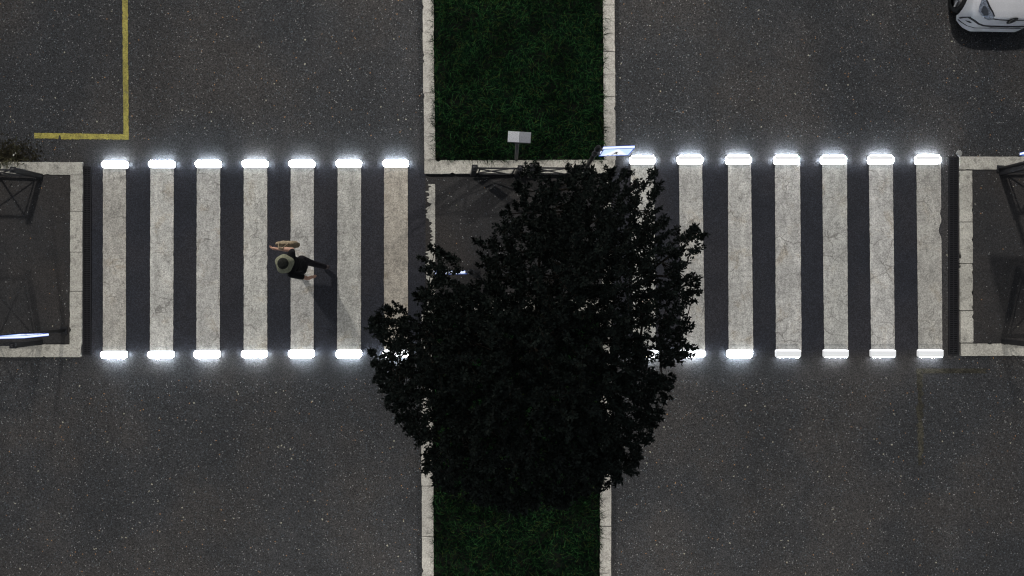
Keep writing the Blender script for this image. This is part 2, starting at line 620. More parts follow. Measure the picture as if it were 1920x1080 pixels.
for side, T, B in (("left", L_top, L_bot), ("right", R_top, R_bot)):
    yt, yb = (312, 662) if side == "left" else (305, 660)
    for i in range(7):
        mb = MB()
        bites = ()
        if side == "right" and i == 6:
            bites = ((0.355, 0.035, 0.06), (0.125 + 0.14, 0.02, 0.03))
        ragged(mb, ((T[i][0], yt), (T[i][1], yt), (B[i][1], yb), (B[i][0], yb)), 0.006, seed=i + (40 if side == "right" else 20), bites=bites)
        o = mb.build("crosswalk_stripe", M_stripe)
        o.color = TINT[side][i] + (1,)
        tag(o, f"{ORD[i]} white stripe from the left of the {side} crossing", kind='structure')

# yellow bay lines
mb = MB()
ragged(mb, ((227.5, -220), (237.5, -220), (241.5, 262), (231.5, 262)), 0.006, seed=3, amp=0.005)
mb2 = MB()
tl, tr = (64, 249), (64, 259.5)
pv = None
r_ = random.Random(4)
for i in range(90):
    u = i / 89
    x = 64 + (231.3 - 64) * u
    a = W(x, 249 + 2.6 * u + r_.gauss(0, 0.35), 0.006)
    b = W(x, 259.3 + 2.5 * u + r_.gauss(0, 0.35) + (0.9 if 0.25 < u < 0.5 else 0), 0.006)
    if abs(u - 0.285) < 0.012:
        b = a.lerp(b, 0.35)
    if pv:
        mb2.add([pv[1], b, a, pv[0]], [(0, 1, 2, 3)])
    pv = (a, b)
mb.add(mb2.v, mb2.f)
tag(mb.build("yellow_line", M_yellow), "worn yellow L shaped bay line on the upper left road", kind='structure')

# ghost of an old yellow bay line, nearly worn away
tg = NT("ghost_yellow_paint")
gc = tg.cells(44)
gn = tg.math('MULTIPLY', tg.math('ADD', 0.4, tg.math('MULTIPLY', gc[0], 1.1)), tg.ramp(tg.noise(2.5, 4), 0.3, 0.7, 0.5, 1.15))
M_ghost = tg.out(tg.mix(1.0, (0.046, 0.043, 0.032), tg.grey(gn), 'MULTIPLY'), 0.85, 0.2)
mb = MB()
ragged(mb, ((1719, 691), (1730, 691), (1731, 872), (1721, 872)), 0.004, seed=13, amp=0.02)
ragged(mb, ((1731, 691), (1850, 691), (1850, 700), (1731, 700)), 0.004, seed=14, amp=0.02)
tag(mb.build("yellow_line", M_ghost), "faint yellow bay line almost worn away on the lower right road", kind='structure')

# ------------------------------------------------------------------ grass medians
def grass_patch(x0, x1, y0, y1, n, seed, label):
    r = np.random.default_rng(seed)
    a, b = W(x0, y1, 0.07), W(x1, y0, 0.07)
    mb = MB()
    mb.add([(a.x, a.y, 0.04), (b.x, a.y, 0.04), (b.x, b.y, 0.04), (a.x, b.y, 0.04)], [(0, 1, 2, 3)])
    tag(mb.build("ground", M_soil), "dark soil under the " + label, kind='structure')
    px = r.uniform(a.x + 0.025, b.x - 0.025, n)
    py = r.uniform(a.y + 0.025, b.y - 0.025, n)
    # tufts: pull blades towards random centres
    k = n // 22
    cx, cy = r.uniform(a.x, b.x, k), r.uniform(a.y, b.y, k)
    idx = r.integers(0, k, n)
    pull = r.random(n) < 0.6
    px = np.where(pull, np.clip(cx[idx] + r.normal(0, 0.045, n), a.x + 0.02, b.x - 0.02), px)
    py = np.where(pull, np.clip(cy[idx] + r.normal(0, 0.045, n), a.y + 0.02, b.y - 0.02), py)
    ang = r.uniform(0, 2 * np.pi, n)
    ln = r.uniform(0.13, 0.32, n)
    lean = r.uniform(0.3, 1.1, n)
    wd = r.uniform(0.003, 0.0065, n)
    dx, dy = np.cos(ang), np.sin(ang)
    nx, ny = -dy, dx
    z0 = np.full(n, 0.04)
    h1 = ln * 0.30
    p1x, p1y = px + dx * ln * 0.28 * lean, py + dy * ln * 0.28 * lean
    z1 = z0 + h1 * (1 - 0.35 * lean)
    p2x, p2y = px + dx * ln * 0.85 * lean, py + dy * ln * 0.85 * lean
    z2 = z0 + h1 * (1.25 - 0.85 * lean)
    V = np.empty((n, 5, 3))
    V[:, 0] = np.stack([px - nx * wd, py - ny * wd, z0], 1)
    V[:, 1] = np.stack([px + nx * wd, py + ny * wd, z0], 1)
    V[:, 2] = np.stack([p1x + nx * wd * .8, p1y + ny * wd * .8, z1], 1)
    V[:, 3] = np.stack([p1x - nx * wd * .8, p1y - ny * wd * .8, z1], 1)
    V[:, 4] = np.stack([p2x, p2y, z2], 1)
    p1x = np.clip(p1x, a.x + 0.025, b.x - 0.025)
    p1y = np.clip(p1y, a.y + 0.025, b.y - 0.025)
    p2x = np.clip(p2x, a.x + 0.025, b.x - 0.025)
    p2y = np.clip(p2y, a.y + 0.025, b.y - 0.025)
    me = bpy.data.meshes.new("grass")
    me.vertices.add(n * 5)
    me.vertices.foreach_set("co", V.reshape(-1))
    base = np.arange(n)[:, None] * 5
    loops = np.concatenate([base + np.array([0, 1, 2, 3]), base + np.array([3, 2, 4])], 1).reshape(-1)
    me.loops.add(len(loops))
    me.loops.foreach_set("vertex_index", loops.astype(np.int32))
    me.polygons.add(n * 2)
    st = (np.arange(n)[:, None] * 7 + np.array([0, 4])).reshape(-1)
    me.polygons.foreach_set("loop_start", st.astype(np.int32))
    me.polygons.foreach_set("loop_total", np.tile([4, 3], n).astype(np.int32))
    me.update(calc_edges=True)
    me.validate()
    # blade colour per blade
    at = me.color_attributes.new("blade_tone", 'FLOAT_COLOR', 'POINT')
    tone = r.random(n)
    dry = (r.random(n) < 0.05).astype(float)
    cc = np.stack([np.repeat(tone, 5), np.repeat(dry, 5), np.repeat(tone, 5), np.ones(n * 5)], 1)
    at.data.foreach_set("color", cc.reshape(-1))
    me.materials.append(M_grass)
    o = bpy.data.objects.new("grass", me)
    COL.objects.link(o)
    return tag(o, label, "grass", kind='stuff')


t = NT("grass_blade")
at_ = t.node("ShaderNodeAttribute", attribute_name="blade_tone")
sp_ = t.node("ShaderNodeSeparateColor")
t.l.new(at_.outputs["Color"], sp_.inputs[0])
tone3 = t.math('POWER', sp_.outputs[0], 5.0)
gcol = t.mix(tone3, (0.0008, 0.0042, 0.0024), (0.022, 0.070, 0.021))
gcol = t.mix(t.math('MULTIPLY', sp_.outputs[1], 0.6), gcol, (0.05, 0.07, 0.02))
gcol = t.mix(1.0, gcol, t.grey(t.ramp(t.noise(1.6, 4), 0.3, 0.7, 0.55, 1.35)), 'MULTIPLY')
M_grass = t.out(gcol, 0.9, 0.03)
grass_patch(811, 1133, -200, 301, 36000, 1, "dark green grass of the upper median strip")
grass_patch(812, 1127, 588, 1250, 40000, 2, "dark green grass of the lower median strip")

# ------------------------------------------------------------------ drain grates
def drain(x0, x1, y0, y1, label):
    a, b = W(x0, y1, 0.02), W(x1, y0, 0.02)
    cx, cy = (a.x + b.x) / 2, (a.y + b.y) / 2
    ww, ll = b.x - a.x, b.y - a.y
    root = empty("drain_grate", (cx, cy, 0))
    tag(root, label, "drain", "slotted drain channels beside the pavements")
    f = MB()
    for sx in (-1, 1):
        f.box((sx * (ww / 2 - 0.012), 0, 0.012), (0.024, ll, 0.022))
    for sy in (-1, 1):
        f.box((0, sy * (ll / 2 - 0.012), 0.012), (ww - 0.05, 0.024, 0.022))
    f.build("frame", M_drain, root)
    p = MB()
    p.box((0, 0, 0.004), (ww - 0.05, ll - 0.05, 0.004))
    p.build("channel_bed", M_pit, root)
    gr = MB()
    n = int(ll / 0.04)
    for i in range(n):
        y = -ll / 2 + 0.03 + (ll - 0.06) * (i + 0.5) / n
        gr.box((0, y, 0.016), (ww - 0.052, 0.024, 0.012))
    gr.box((0, 0, 0.015), (0.018, ll - 0.056, 0.008))
    gr.build("grating", M_drain, root)
    return root


drain(155, 171, 312, 665, "black slotted drain channel beside the left pavement kerb")
drain(1779, 1797.5, 294, 665, "black slotted drain channel beside the right pavement kerb")

# ------------------------------------------------------------------ light bars
def rounded_rect(w_, h_, r, n=4):
    pts = []
    for (cx, cy, a0) in ((w_ / 2 - r, h_ / 2 - r, 0), (-w_ / 2 + r, h_ / 2 - r, 90), (-w_ / 2 + r, -h_ / 2 + r, 180), (w_ / 2 - r, -h_ / 2 + r, 270)):
        for k in range(n + 1):
            a = R(a0 + 90 * k / n)
            pts.append((cx + r * math.cos(a), cy + r * math.sin(a)))
    return pts


def make_bar(kind, w_, h_, sgn):
    """raised LED bar across the end of a stripe. The lens glows upwards, an added emitter on the side
    away from the stripe throws a halo on the road in place of lens bloom. sgn: direction away from the stripe"""
    root = empty("light_bar")
    b = MB()
    b.prism(rounded_rect(w_ + 0.01, h_ + 0.01, 0.05), 0.007, 0.012)
    b.build("housing", M_house, root)
    z1 = 0.085
    rr = rounded_rect(w_, h_ - 0.012, 0.035, 6)
    rr = [(x, y + sgn * 0.004) for x, y in rr]
    if kind == "full":
        parts = [("lens", rr, M_lens, z1)]
    else:
        hi = h_ * (0.5 if kind == "half" else 0.2)
        cut = -sgn * (h_ / 2 - hi)          # bright strip lies next to the stripe
        xs = w_ / 2
        def clip(keep):
            out_ = []
            for a_, c_ in zip(rr, rr[1:] + rr[:1]):
                da, dc = (a_[1] - cut) * keep, (c_[1] - cut) * keep
                if da >= 0:
                    out_.append(a_)
                if da * dc < 0:
                    u_ = da / (da - dc)
                    out_.append((a_[0] + (c_[0] - a_[0]) * u_, cut + keep * 0.0008))
            return out_
        parts = [("lens", clip(-sgn), M_lens if kind == "half" else M_lens_dim, z1),
                 ("diffuser", clip(sgn), M_refl if kind == "half" else M_refl_dim, z1 - 0.003)]
    for nm, poly, mat, zt in parts:
        l = MB()
        l.prism(poly, 0.0125, zt, bev=0.008)
        l.build(nm, mat, root)
    sd_ = MB()  # added emitter faces, their spill stands in for lens bloom
    sd_.box((0, sgn * (h_ / 2 + 0.0015), 0.064), (w_ - 0.08, 0.005, 0.034))
    if kind != "thin":
        for sx in (-1, 1):
            sd_.box((sx * (w_ / 2 + 0.002), sgn * 0.012, 0.06), (0.003, h_ * 0.45, 0.034))
    sd_.build("halo_emitter", {"full": M_side, "half": M_side_strong, "thin": M_side_dim}[kind], root)
    return root


GB = "glowing bars at the ends of the crosswalk stripes"
Ltop_c = [(215.5, 309), (303.5, 308.3), (390.5, 308), (478, 307.8), (566, 307.6), (654, 307.2), (742, 306.8)]
Lbot_c = [(213.5, 664.8), (301.5, 664.5), (388, 663.8), (477, 663.3), (565, 662.8), (654, 663), (742, 662.5)]
Rtop_c = [(1205, 300.5), (1294, 300), (1384.5, 300), (1475, 300), (1563, 300), (1651.5, 299.8), (1740, 299.8)]
Rbot_c = [(1211, 663), (1298, 662.6), (1387, 663), (1478, 662.5), (1567.5, 662.5), (1656, 662.4), (1745, 662.3)]
protos = {}
ZB = 0.06
for side, end, cs in (("left", "upper", Ltop_c), ("left", "lower", Lbot_c), ("right", "upper", Rtop_c), ("right", "lower", Rbot_c)):
    for i, (cx, cy) in enumerate(cs):
        kind = "full"
        if side == "right" and end == "upper":
            kind = "half"
        if side == "right" and end == "lower" and i >= 3:
            kind = "thin"
        h_ = {"full": 0.155, "half": 0.185, "thin": 0.17}[kind]
        if kind == "full" and end == "lower" and i in (2, 4, 5):
            h_ = 0.17
        sg_ = 1 if end == "upper" else -1
        key = (kind, h_, sg_)
        if key not in protos:
            protos[key] = make_bar(kind, 0.53, h_, sg_)
            o = protos[key]
        else:
            o = copy_tree(protos[key])
        p = W(cx, cy, ZB)
        o.location = (p.x, p.y, 0)
        look = {"full": "white glowing bar", "half": "half-pale glowing bar", "thin": "dimmed grey light bar"}[kind]
        tag(o, f"{look} at {end} end of the {side} crossing's {ORD[i]} stripe from left", "light bar", GB)

# ------------------------------------------------------------------ railings
def make_railing(w_):
    """black iron rail panel: two capped posts, two rails, two uprights and an X of braces"""
    root = empty("railing")
    h = 0.80
    pr = 0.10
    for sx in (-1, 1):
        x = sx * (w_ / 2 - pr / 2)
        p = MB()
        p.box((x, 0, h / 2), (pr, pr, h))
        p.box((x, 0, h + 0.006), (pr + 0.02, pr + 0.02, 0.012))
        p.tube([(x, 0, h + 0.012), (x, 0, h + 0.035), (x, 0, h + 0.05)], [0.038, 0.032, 0.008], 10)
        p.build("post", M_iron, root)
        u = MB()
        xx = sx * (w_ / 2 - pr - 0.06)
        u.box((xx, 0, (0.0876 + 0.7324) / 2), (0.026, 0.026, 0.7324 - 0.0876))
        u.build("upright", M_iron, root)
    tr = MB()
    tr.box((0, 0, 0.75), (w_ - 2 * pr, 0.03, 0.035))
    tr.build("top_rail", M_iron, root)
    br = MB()
    br.box((0, 0, 0.07), (w_ - 2 * pr, 0.03, 0.035))
    br.build("bottom_rail", M_iron, root)
    xi = w_ / 2 - pr - 0.072
    for s, dy in ((1, 0.0155), (-1, -0.0155)):
        b = MB()
        b.tube([(-xi, dy, 0.41 - s * 0.31), (xi, dy, 0.41 + s * 0.31)], 0.015, 8)
        b.build("brace", M_iron, root)
    return root


GR = "black iron railings along the crossing refuges"
rail = make_railing(1.03)


def put_rail(o, pa, pb, z, label, lean=0.0):
    a, b = W(pa[0], pa[1], z), W(pb[0], pb[1], z)
    c = (a + b) / 2
    o.location = (c.x, c.y, z)
    o.rotation_euler = (0, lean, math.atan2(b.y - a.y, b.x - a.x))
    tag(o, label, "railing", GR)
    return o


put_rail(rail, (882, 327.5), (973, 327), 0.005, "left railing of the pair standing below the upper grass", R(6))
put_rail(copy_tree(rail), (984, 327), (1076, 326.5), 0.005, "right railing of the pair, half under the tree leaves", R(6))
put_rail(copy_tree(rail), (-13, 328), (84, 331), 0.04, "railing at the upper corner of the left pavement, beside weeds")
put_rail(copy_tree(rail), (1871, 324), (1967, 323), 0.04, "railing beside the sign post on the right pavement's upper side")
put_rail(copy_tree(rail), (-14, 641), (83, 642), 0.04, "railing by the lower kerb of the left pavement, near glowing sign")
put_rail(copy_tree(rail), (1874, 640), (1970, 640), 0.04, "railing by the lower kerb of the right pavement")

# ------------------------------------------------------------------ lit pedestrian signs
def make_sign():
    """post with a lit two-sided pedestrian crossing box; box hangs to +x of the post"""
    root = empty("pedestrian_sign")
    p = MB()
    p.tube([(0, 0, 0), (0, 0, 2.16)], 0.042, 14)
    p.tube([(0, 0, 2.16), (0, 0, 2.185)], [0.05, 0.03], 14)
    p.build("post", M_iron, root, True)
    bp = MB()
    bp.prism([(0.11 * math.cos(R(45 + 90 * k)), 0.11 * math.sin(R(45 + 90 * k))) for k in range(4)], 0.0, 0.014)
    for k in range(4):
        x, y = 0.075 * math.cos(R(45 + 90 * k)), 0.075 * math.sin(R(45 + 90 * k))
        bp.tube([(x, y, 0.014), (x, y, 0.03)], 0.012, 6)
    bp.build("base_plate", M_iron, root)
    for z in (1.6, 1.98):
        c = MB()
        c.tube([(0, 0, z - 0.025), (0, 0, z + 0.025)], 0.056, 14)
        c.box((0.075, 0, z), (0.045, 0.05, 0.04))
        c.build("clamp", M_gal, root)
    x0, x1, z0, z1 = 0.10, 0.66, 1.45, 2.12
    xc, zc = (x0 + x1) / 2, (z0 + z1) / 2
    case = MB()
    case.box((xc, 0, zc), (x1 - x0, 0.036, z1 - z0))
    co = case.build("case", M_signtop, root)
    ed = MB()
    for sy in (-1, 1):
        y = sy * 0.0225
        for (cx, cz, dx, dz) in ((xc, z0 + 0.011, x1 - x0 + 0.01, 0.014), (xc, z1 - 0.011, x1 - x0 + 0.01, 0.014),
                                 (x0 + 0.004, zc, 0.014, z1 - z0 - 0.045), (x1 - 0.004, zc, 0.014, z1 - z0 - 0.045)):
            ed.box((cx, y, cz), (dx, 0.008, dz))
    ed.build("rim", M_signedge, co)
    for sy in (-1, 1):
        f = MB()
        y = sy * 0.0195
        f.box((xc, y, zc), (x1 - x0 - 0.03, 0.004, z1 - z0 - 0.05))
        fo = f.build("blue_face", M_signblue, co)
        tr = MB()
        y = sy * 0.0222
        k = -sy
        tri = [(xc - 0.235, z0 + 0.05), (xc + 0.235, z0 + 0.05), (xc, z1 - 0.06)]
        tr.add([(a, y, b) for a, b in tri], [(0, 1, 2) if sy < 0 else (0, 2, 1)])
        tr.build("white_triangle", M_signwhite, co)
        # walking figure with crossing bars
        fg = MB()
        y = sy * 0.0230
        m = -sy

        def bar(a, b, wd):
            A, B = Vector((a[0] * m + xc, y, a[1])), Vector((b[0] * m + xc, y, b[1]))
            d = (B - A).normalized()
            n = Vector((-d.z, 0, d.x)) * wd / 2
            fg.add([A - n, B - n, B + n, A + n], [(0, 1, 2, 3)])
        zb = z0 + 0.11
        fg.add([(xc + 0.024 * math.cos(R(q * 45)), y, zb + 0.245 + 0.024 * math.sin(R(q * 45))) for q in range(8)], [tuple(range(8))])
        bar((0, zb + 0.10), (0.008, zb + 0.215), 0.05)
        bar((0.004, zb + 0.11), (0.055, zb + 0.02), 0.024)
        bar((-0.004, zb + 0.11), (-0.05, zb + 0.01), 0.024)
        bar((0.005, zb + 0.205), (0.06, zb + 0.135), 0.018)
        bar((0.005, zb + 0.205), (-0.045, zb + 0.125), 0.018)
        for q in range(4):
            bar((-0.14 + q * 0.08, zb - 0.035), (-0.105 + q * 0.08, zb - 0.035), 0.03)
        fg.build("walking_figure", M_signblack, co)
    return root


GS = "lit pedestrian crossing signs on posts"
sgn = make_sign()


def put_sign(o, px, py, z, rz, label):
    p = W(px, py, z)
    o.location = (p.x, p.y, z)
    o.rotation_euler = (0, 0, rz)
    tag(o, label, "road sign", GS)


p = W(1101, 318, HK)
put_sign(sgn, 1098, 316, HK, R(2), "lit blue and white pedestrian sign at the upper corner of the tree")
put_sign(copy_tree(sgn), 893, 514, 0.0, R(181), "lit pedestrian sign partly hidden among the leaves, left side of tree")
put_sign(copy_tree(sgn), 120, 620, 0.04, R(1.5), "glowing pedestrian sign edge-on above the left pavement")
put_sign(copy_tree(sgn), 1875, 317, 0.04, R(177), "pedestrian sign on a thick post at right pavement, mostly outside frame")

# ------------------------------------------------------------------ pole with two-tone box
root = empty("pole_mounted_panel", W(968, 298, HK))
tag(root, "small two-tone grey panel box on a thin pole over the upper grass", "panel")
a = MB()
a.tube([(0, 0, 0), (0.01, 0, 1.72)], [0.038, 0.034], 12)
a.build("pole", M_greypole, root, True)
a = MB()
a.box((0.012, 0, 1.75), (0.11, 0.10, 0.07))
a.box((0.03, 0.03, 1.81), (0.05, 0.06, 0.06))
a.build("bracket", M_greypole, root)
rot = Matrix.Rotation(R(-3.5), 3, 'Z') @ Matrix.Rotation(R(-4), 3, 'X')
a = MB()
a.box((0.045, 0.045, 1.865), (0.425, 0.205, 0.05), rot)
bx = a.build("box", M_gal, root)
for sx, c in ((-1, (0.85, 0.85, 0.85)), (1, (0.42, 0.42, 0.44))):
    a = MB()
    a.box(Vector((0.045, 0.045, 1.892)) + rot @ Vector((sx * 0.106, 0, 0)), (0.209, 0.2, 0.008), rot)
    a.build("panel", plain("panel_grey", c, 0.5, 0.4, var=0.12, scale=40), bx)

# ------------------------------------------------------------------ tree
OUT = [(985, 305), (1030, 302), (1090, 308), (1140, 315), (1190, 318), (1240, 318), (1262, 345), (1250, 385), (1285, 412),
       (1318, 412), (1336, 445), (1325, 500), (1312, 560), (1322, 615), (1345, 642), (1300, 668), (1268, 692), (1262, 738), (1236, 796),
       (1214, 846), (1186, 900), (1120, 925), (1050, 955), (980, 968), (900, 948), (835, 922), (798, 896), (784, 846), (744, 790), (704, 724), (686, 655), (688, 600),
       (715, 572), (768, 565), (758, 520), (790, 470), (818, 440), (838, 465), (868, 470), (905, 430), (935, 400), (962, 365), (965, 330)]
PX = np.array([p[0] for p in OUT], float)
PY = np.array([p[1] for p in OUT], float)


def inside(x, y):
    c = np.zeros(x.shape, bool)
    j = len(PX) - 1
    for i in range(len(PX)):
        cond = ((PY[i] > y) != (PY[j] > y)) & (x < (PX[j] - PX[i]) * (y - PY[i]) / (PY[j] - PY[i] + 1e-9) + PX[i])
        c ^= cond
        j = i
    return c


def edge_dist(x, y):
    d = np.full(x.shape, 1e9)
    for i in range(len(PX)):
        x0, y0 = PX[i - 1], PY[i - 1]
        x1, y1 = PX[i], PY[i]
        l2 = (x1 - x0) ** 2 + (y1 - y0) ** 2
        t_ = np.clip(((x - x0) * (x1 - x0) + (y - y0) * (y1 - y0)) / l2, 0, 1)
        d = np.minimum(d, np.hypot(x - x0 - t_ * (x1 - x0), y - y0 - t_ * (y1 - y0)))
    return d


t = NT("leaf")
at_ = t.node("ShaderNodeAttribute", attribute_name="leaf_tone")
lc = t.mix(at_.outputs["Fac"], (0.0035, 0.005, 0.0042), (0.027, 0.036, 0.027))
M_leaf = t.out(lc, 0.6, 0.12)
M_bark = plain("bark", (0.03, 0.024, 0.018), 0.9, 0.15, var=0.4, scale=20)

tree = empty("tree", W(985, 640, 0.04))
T0 = tree.location.copy()
tag(tree, "dark leafy tree in the median covering the middle of the crossing", "tree")
# twig anchors: spread through a lumpy dome
NTW = 2900
xs, ys = [], []
while len(xs) < NTW:
    x = rng.uniform(680, 1350, 4000)
    y = rng.uniform(298, 960, 4000)
    ok = inside(x, y)
    ed = edge_dist(x, y)
    # sparser on the right edge and the upper edge, with holes between boughs
    for xx, yy, o_, e_ in zip(x, y, ok, ed):
        if not o_ or e_ < 7:
            continue
        nz = noise.noise(Vector((xx * 0.016, yy * 0.016, 3.3))) + 0.5 * noise.noise(Vector((xx * 0.04, yy * 0.04, 8.1)))
        dens = 1.0
        if e_ < 75:
            dens = (0.42 if yy < 640 else 0.75) + (0.58 if yy < 640 else 0.25) * e_ / 75
        if xx > 1165 and yy < 650:
            dens *= 0.74
        if 800 < xx < 1180 and yy > 530:
            dens *= 1.25
        if yy < 345:
            dens *= 0.95
        if xx < 1000 and yy < 540:
            dens *= 0.68
        if nz < -0.62 + (1 - dens) * 0.85:
            continue
        if rng.random() > dens:
            continue
        xs.append(xx)
        ys.append(yy)
xs = np.array(xs[:NTW])
ys = np.array(ys[:NTW])
es = edge_dist(xs, ys)
dome = np.sqrt(np.clip(es / 170.0, 0, 1))
zu = 3.2 + 2.4 * dome
zl = 2.9 - 0.7 * dome
uz = 1 - rng.random(NTW) ** 1.6 * 1.0
zz = zl + (zu - zl) * uz + rng.normal(0, 0.12, NTW)
sc_ = H / (H - zz)
AX = (xs - 960) / S / sc_
AY = (540 - ys) / S / sc_
anch = np.stack([AX, AY, zz], 1)
centre = np.array([T0.x + 0.25, T0.y + 0.15, 3.4])
out = anch - centre
out /= np.linalg.norm(out, axis=1)[:, None]

# leaves: sprays along each twig
LPT = 58
n = NTW * LPT
ti = np.repeat(np.arange(NTW), LPT)
u = np.tile(np.linspace(0.05, 1.0, LPT), NTW) + rng.normal(0, 0.03, n)
tl_ = rng.uniform(0.16, 0.36, NTW)
# short twigs near the outline so that leaves stay inside it
tl_ *= np.clip(0.45 + es / 60.0, 0.45, 1.0)
td = out * np.array([1, 1, 0.6]) + rng.normal(0, 0.5, (NTW, 3)) + np.array([0, 0, 0.25])
td /= np.linalg.norm(td, axis=1)[:, None]
pos = anch[ti] + td[ti] * ((u - 0.55) * tl_[ti])[:, None]
ld = td[ti] * 0.55 + rng.normal(0, 0.65, (n, 3))
ld[:, 2] -= 0.12
ld /= np.linalg.norm(ld, axis=1)[:, None]
pos += ld * rng.uniform(0.0, 0.03, n)[:, None]
up = np.array([0, 0, 1.0]) + rng.normal(0, 0.45, (n, 3))
sd = np.cross(ld, up)
sd /= np.linalg.norm(sd, axis=1)[:, None]
nn_ = np.cross(sd, ld)
ll = rng.uniform(0.036, 0.072, n)
lw = ll * rng.uniform(0.20, 0.30, n)
V = np.empty((n, 6, 3))
V[:, 0] = pos
V[:, 1] = pos + ld * (ll * 0.45)[:, None] + sd * lw[:, None] + nn_ * (lw * 0.3)[:, None]
V[:, 2] = pos + ld * ll[:, None]
V[:, 3] = pos + ld * (ll * 0.45)[:, None] - sd * lw[:, None] + nn_ * (lw * 0.3)[:, None]
V[:, 4] = pos + ld * (ll * 0.5)[:, None]
V[:, 5] = pos + ld * (ll * 0.8)[:, None] + sd * (lw * 0.55)[:, None]
V = V[:, :5]
me = bpy.data.meshes.new("crown")
me.vertices.add(n * 5)
me.vertices.foreach_set("co", (V - np.array(T0)).reshape(-1))
base = np.arange(n)[:, None] * 5
loops = np.concatenate([base + np.array(q) for q in ((0, 1, 4), (1, 2, 4), (0, 4, 3), (4, 2, 3))], 1).reshape(-1)
me.loops.add(len(loops))
me.loops.foreach_set("vertex_index", loops.astype(np.int32))
me.polygons.add(n * 4)
me.polygons.foreach_set("loop_start", (np.arange(n * 4) * 3).astype(np.int32))
me.polygons.foreach_set("loop_total", np.full(n * 4, 3, np.int32))
me.update(calc_edges=True)
at = me.attributes.new("leaf_tone", 'FLOAT', 'POINT')
tn = np.clip(rng.random(n) * 0.7 + rng.random(NTW)[ti] * 0.3, 0, 1) ** 1.5
at.data.foreach_set("value", np.repeat(tn, 5))
me.materials.append(M_leaf)
crown = bpy.data.objects.new("crown", me)
COL.objects.link(crown)
crown.parent = tree
# trunk, limbs and twigs
tr = MB()
tp = [Vector((0, 0, 0)), Vector((0.02, 0.01, 0.25)), Vector((0.05, 0.03, 1.2)), Vector((0.12, 0.08, 2.1))]
tr.tube(tp, [0.17, 0.12, 0.10, 0.09], 12)
tr.build("trunk", M_bark, tree, True)
limb_pts = []
bm_ = MB()
for k in range(11):
    a_ = 2 * math.pi * k / 11 + 0.3
    best = max(range(NTW), key=lambda i: (anch[i][0] - T0.x) * math.cos(a_) + (anch[i][1] - T0.y) * math.sin(a_) - abs(es[i] - 60) * 0.01)
    e = Vector(anch[best]) - T0
    s0 = tp[-1] - Vector((0, 0, 0.25 * (k % 3)))
    mid = s0.lerp(e, 0.45) + Vector((0, 0, 0.35))
    pts = []
    for q in range(9):
        uu = q / 8
        pts.append(s0 * (1 - uu) ** 2 + mid * 2 * uu * (1 - uu) + e * uu * uu)
    bm_.tube(pts, [0.055 * (1 - 0.88 * q / 8) for q in range(9)], 7)
    limb_pts += pts[1:]
LP = np.array(limb_pts)
for i in range(NTW):
    a0 = anch[i] - np.array(T0)
    tip = a0 + td[i] * tl_[i] * 0.42
    st = a0 - td[i] * tl_[i] * 0.5
    bm_.tube([st, tip], [0.006, 0.002], 3, cap=False)
    if i % 5 == 0:
        j = int(np.argmin(((LP - st) ** 2).sum(1)))
        m_ = (LP[j] + st) / 2 + np.array([0, 0, 0.08])
        bm_.tube([LP[j], m_, st], [0.014, 0.010, 0.006], 4, cap=False)
bm_.build("branches", M_bark, tree, True)

# ------------------------------------------------------------------ car
CARX, CARY = 10.09, 5.36
M_car = plain("silver_car_paint", (0.43, 0.43, 0.445), 0.5, 0.4, 0.0, var=0.06, scale=60)
M_blackgap = plain("car_black_trim", (0.006, 0.006, 0.007), 0.5, 0.4)
M_tyre = plain("tyre_rubber", (0.012, 0.012, 0.012), 0.85, 0.2)
M_rim = plain("alloy_rim", (0.35, 0.34, 0.34), 0.35, 0.5, 0.7)
M_glass = plain("car_glass", (0.01, 0.012, 0.014), 0.08, 0.6)
M_lampdark = plain("headlight_inner", (0.03, 0.033, 0.04), 0.2, 0.6)
M_chrome = plain("chrome", (0.6, 0.6, 0.62), 0.12, 0.6, 0.95, var=0.05)
M_hl = plain("headlight_lens", (0.17, 0.19, 0.23), 0.1, 0.8, 0.3, var=0.5, scale=30)

car = empty("parked_car", (CARX, CARY, 0), R(-1.0))
tag(car, "silver car with its nose and headlight at the upper right corner", "car")
# stations: y, half width at waist, z of sill, waist, shoulder, top centre, half width at top
ST = [(0.000, 0.50, 0.20, 0.34, 0.45, 0.50, 0.42),
      (0.020, 0.56, 0.19, 0.36, 0.52, 0.58, 0.44),
      (0.060, 0.66, 0.18, 0.38, 0.58, 0.66, 0.48),
      (0.110, 0.73, 0.18, 0.40, 0.64, 0.735, 0.55),
      (0.200, 0.80, 0.18, 0.43, 0.69, 0.79, 0.64),
      (0.360, 0.82, 0.18, 0.45, 0.745, 0.85, 0.70),
      (0.600, 0.83, 0.18, 0.47, 0.79, 0.91, 0.72),
      (0.950, 0.83, 0.18, 0.48, 0.83, 0.965, 0.73),
      (1.250, 0.83, 0.18, 0.48, 0.85, 1.00, 0.74),
      (1.900, 0.83, 0.18, 0.48, 0.86, 1.02, 0.76),
      (2.700, 0.83, 0.18, 0.48, 0.88, 1.03, 0.76),
      (3.500, 0.82, 0.18, 0.48, 0.90, 1.04, 0.74),
      (3.850, 0.80, 0.20, 0.48, 0.90, 1.02, 0.70),
      (3.980, 0.74, 0.26, 0.50, 0.80, 0.92, 0.62)]
rows = []
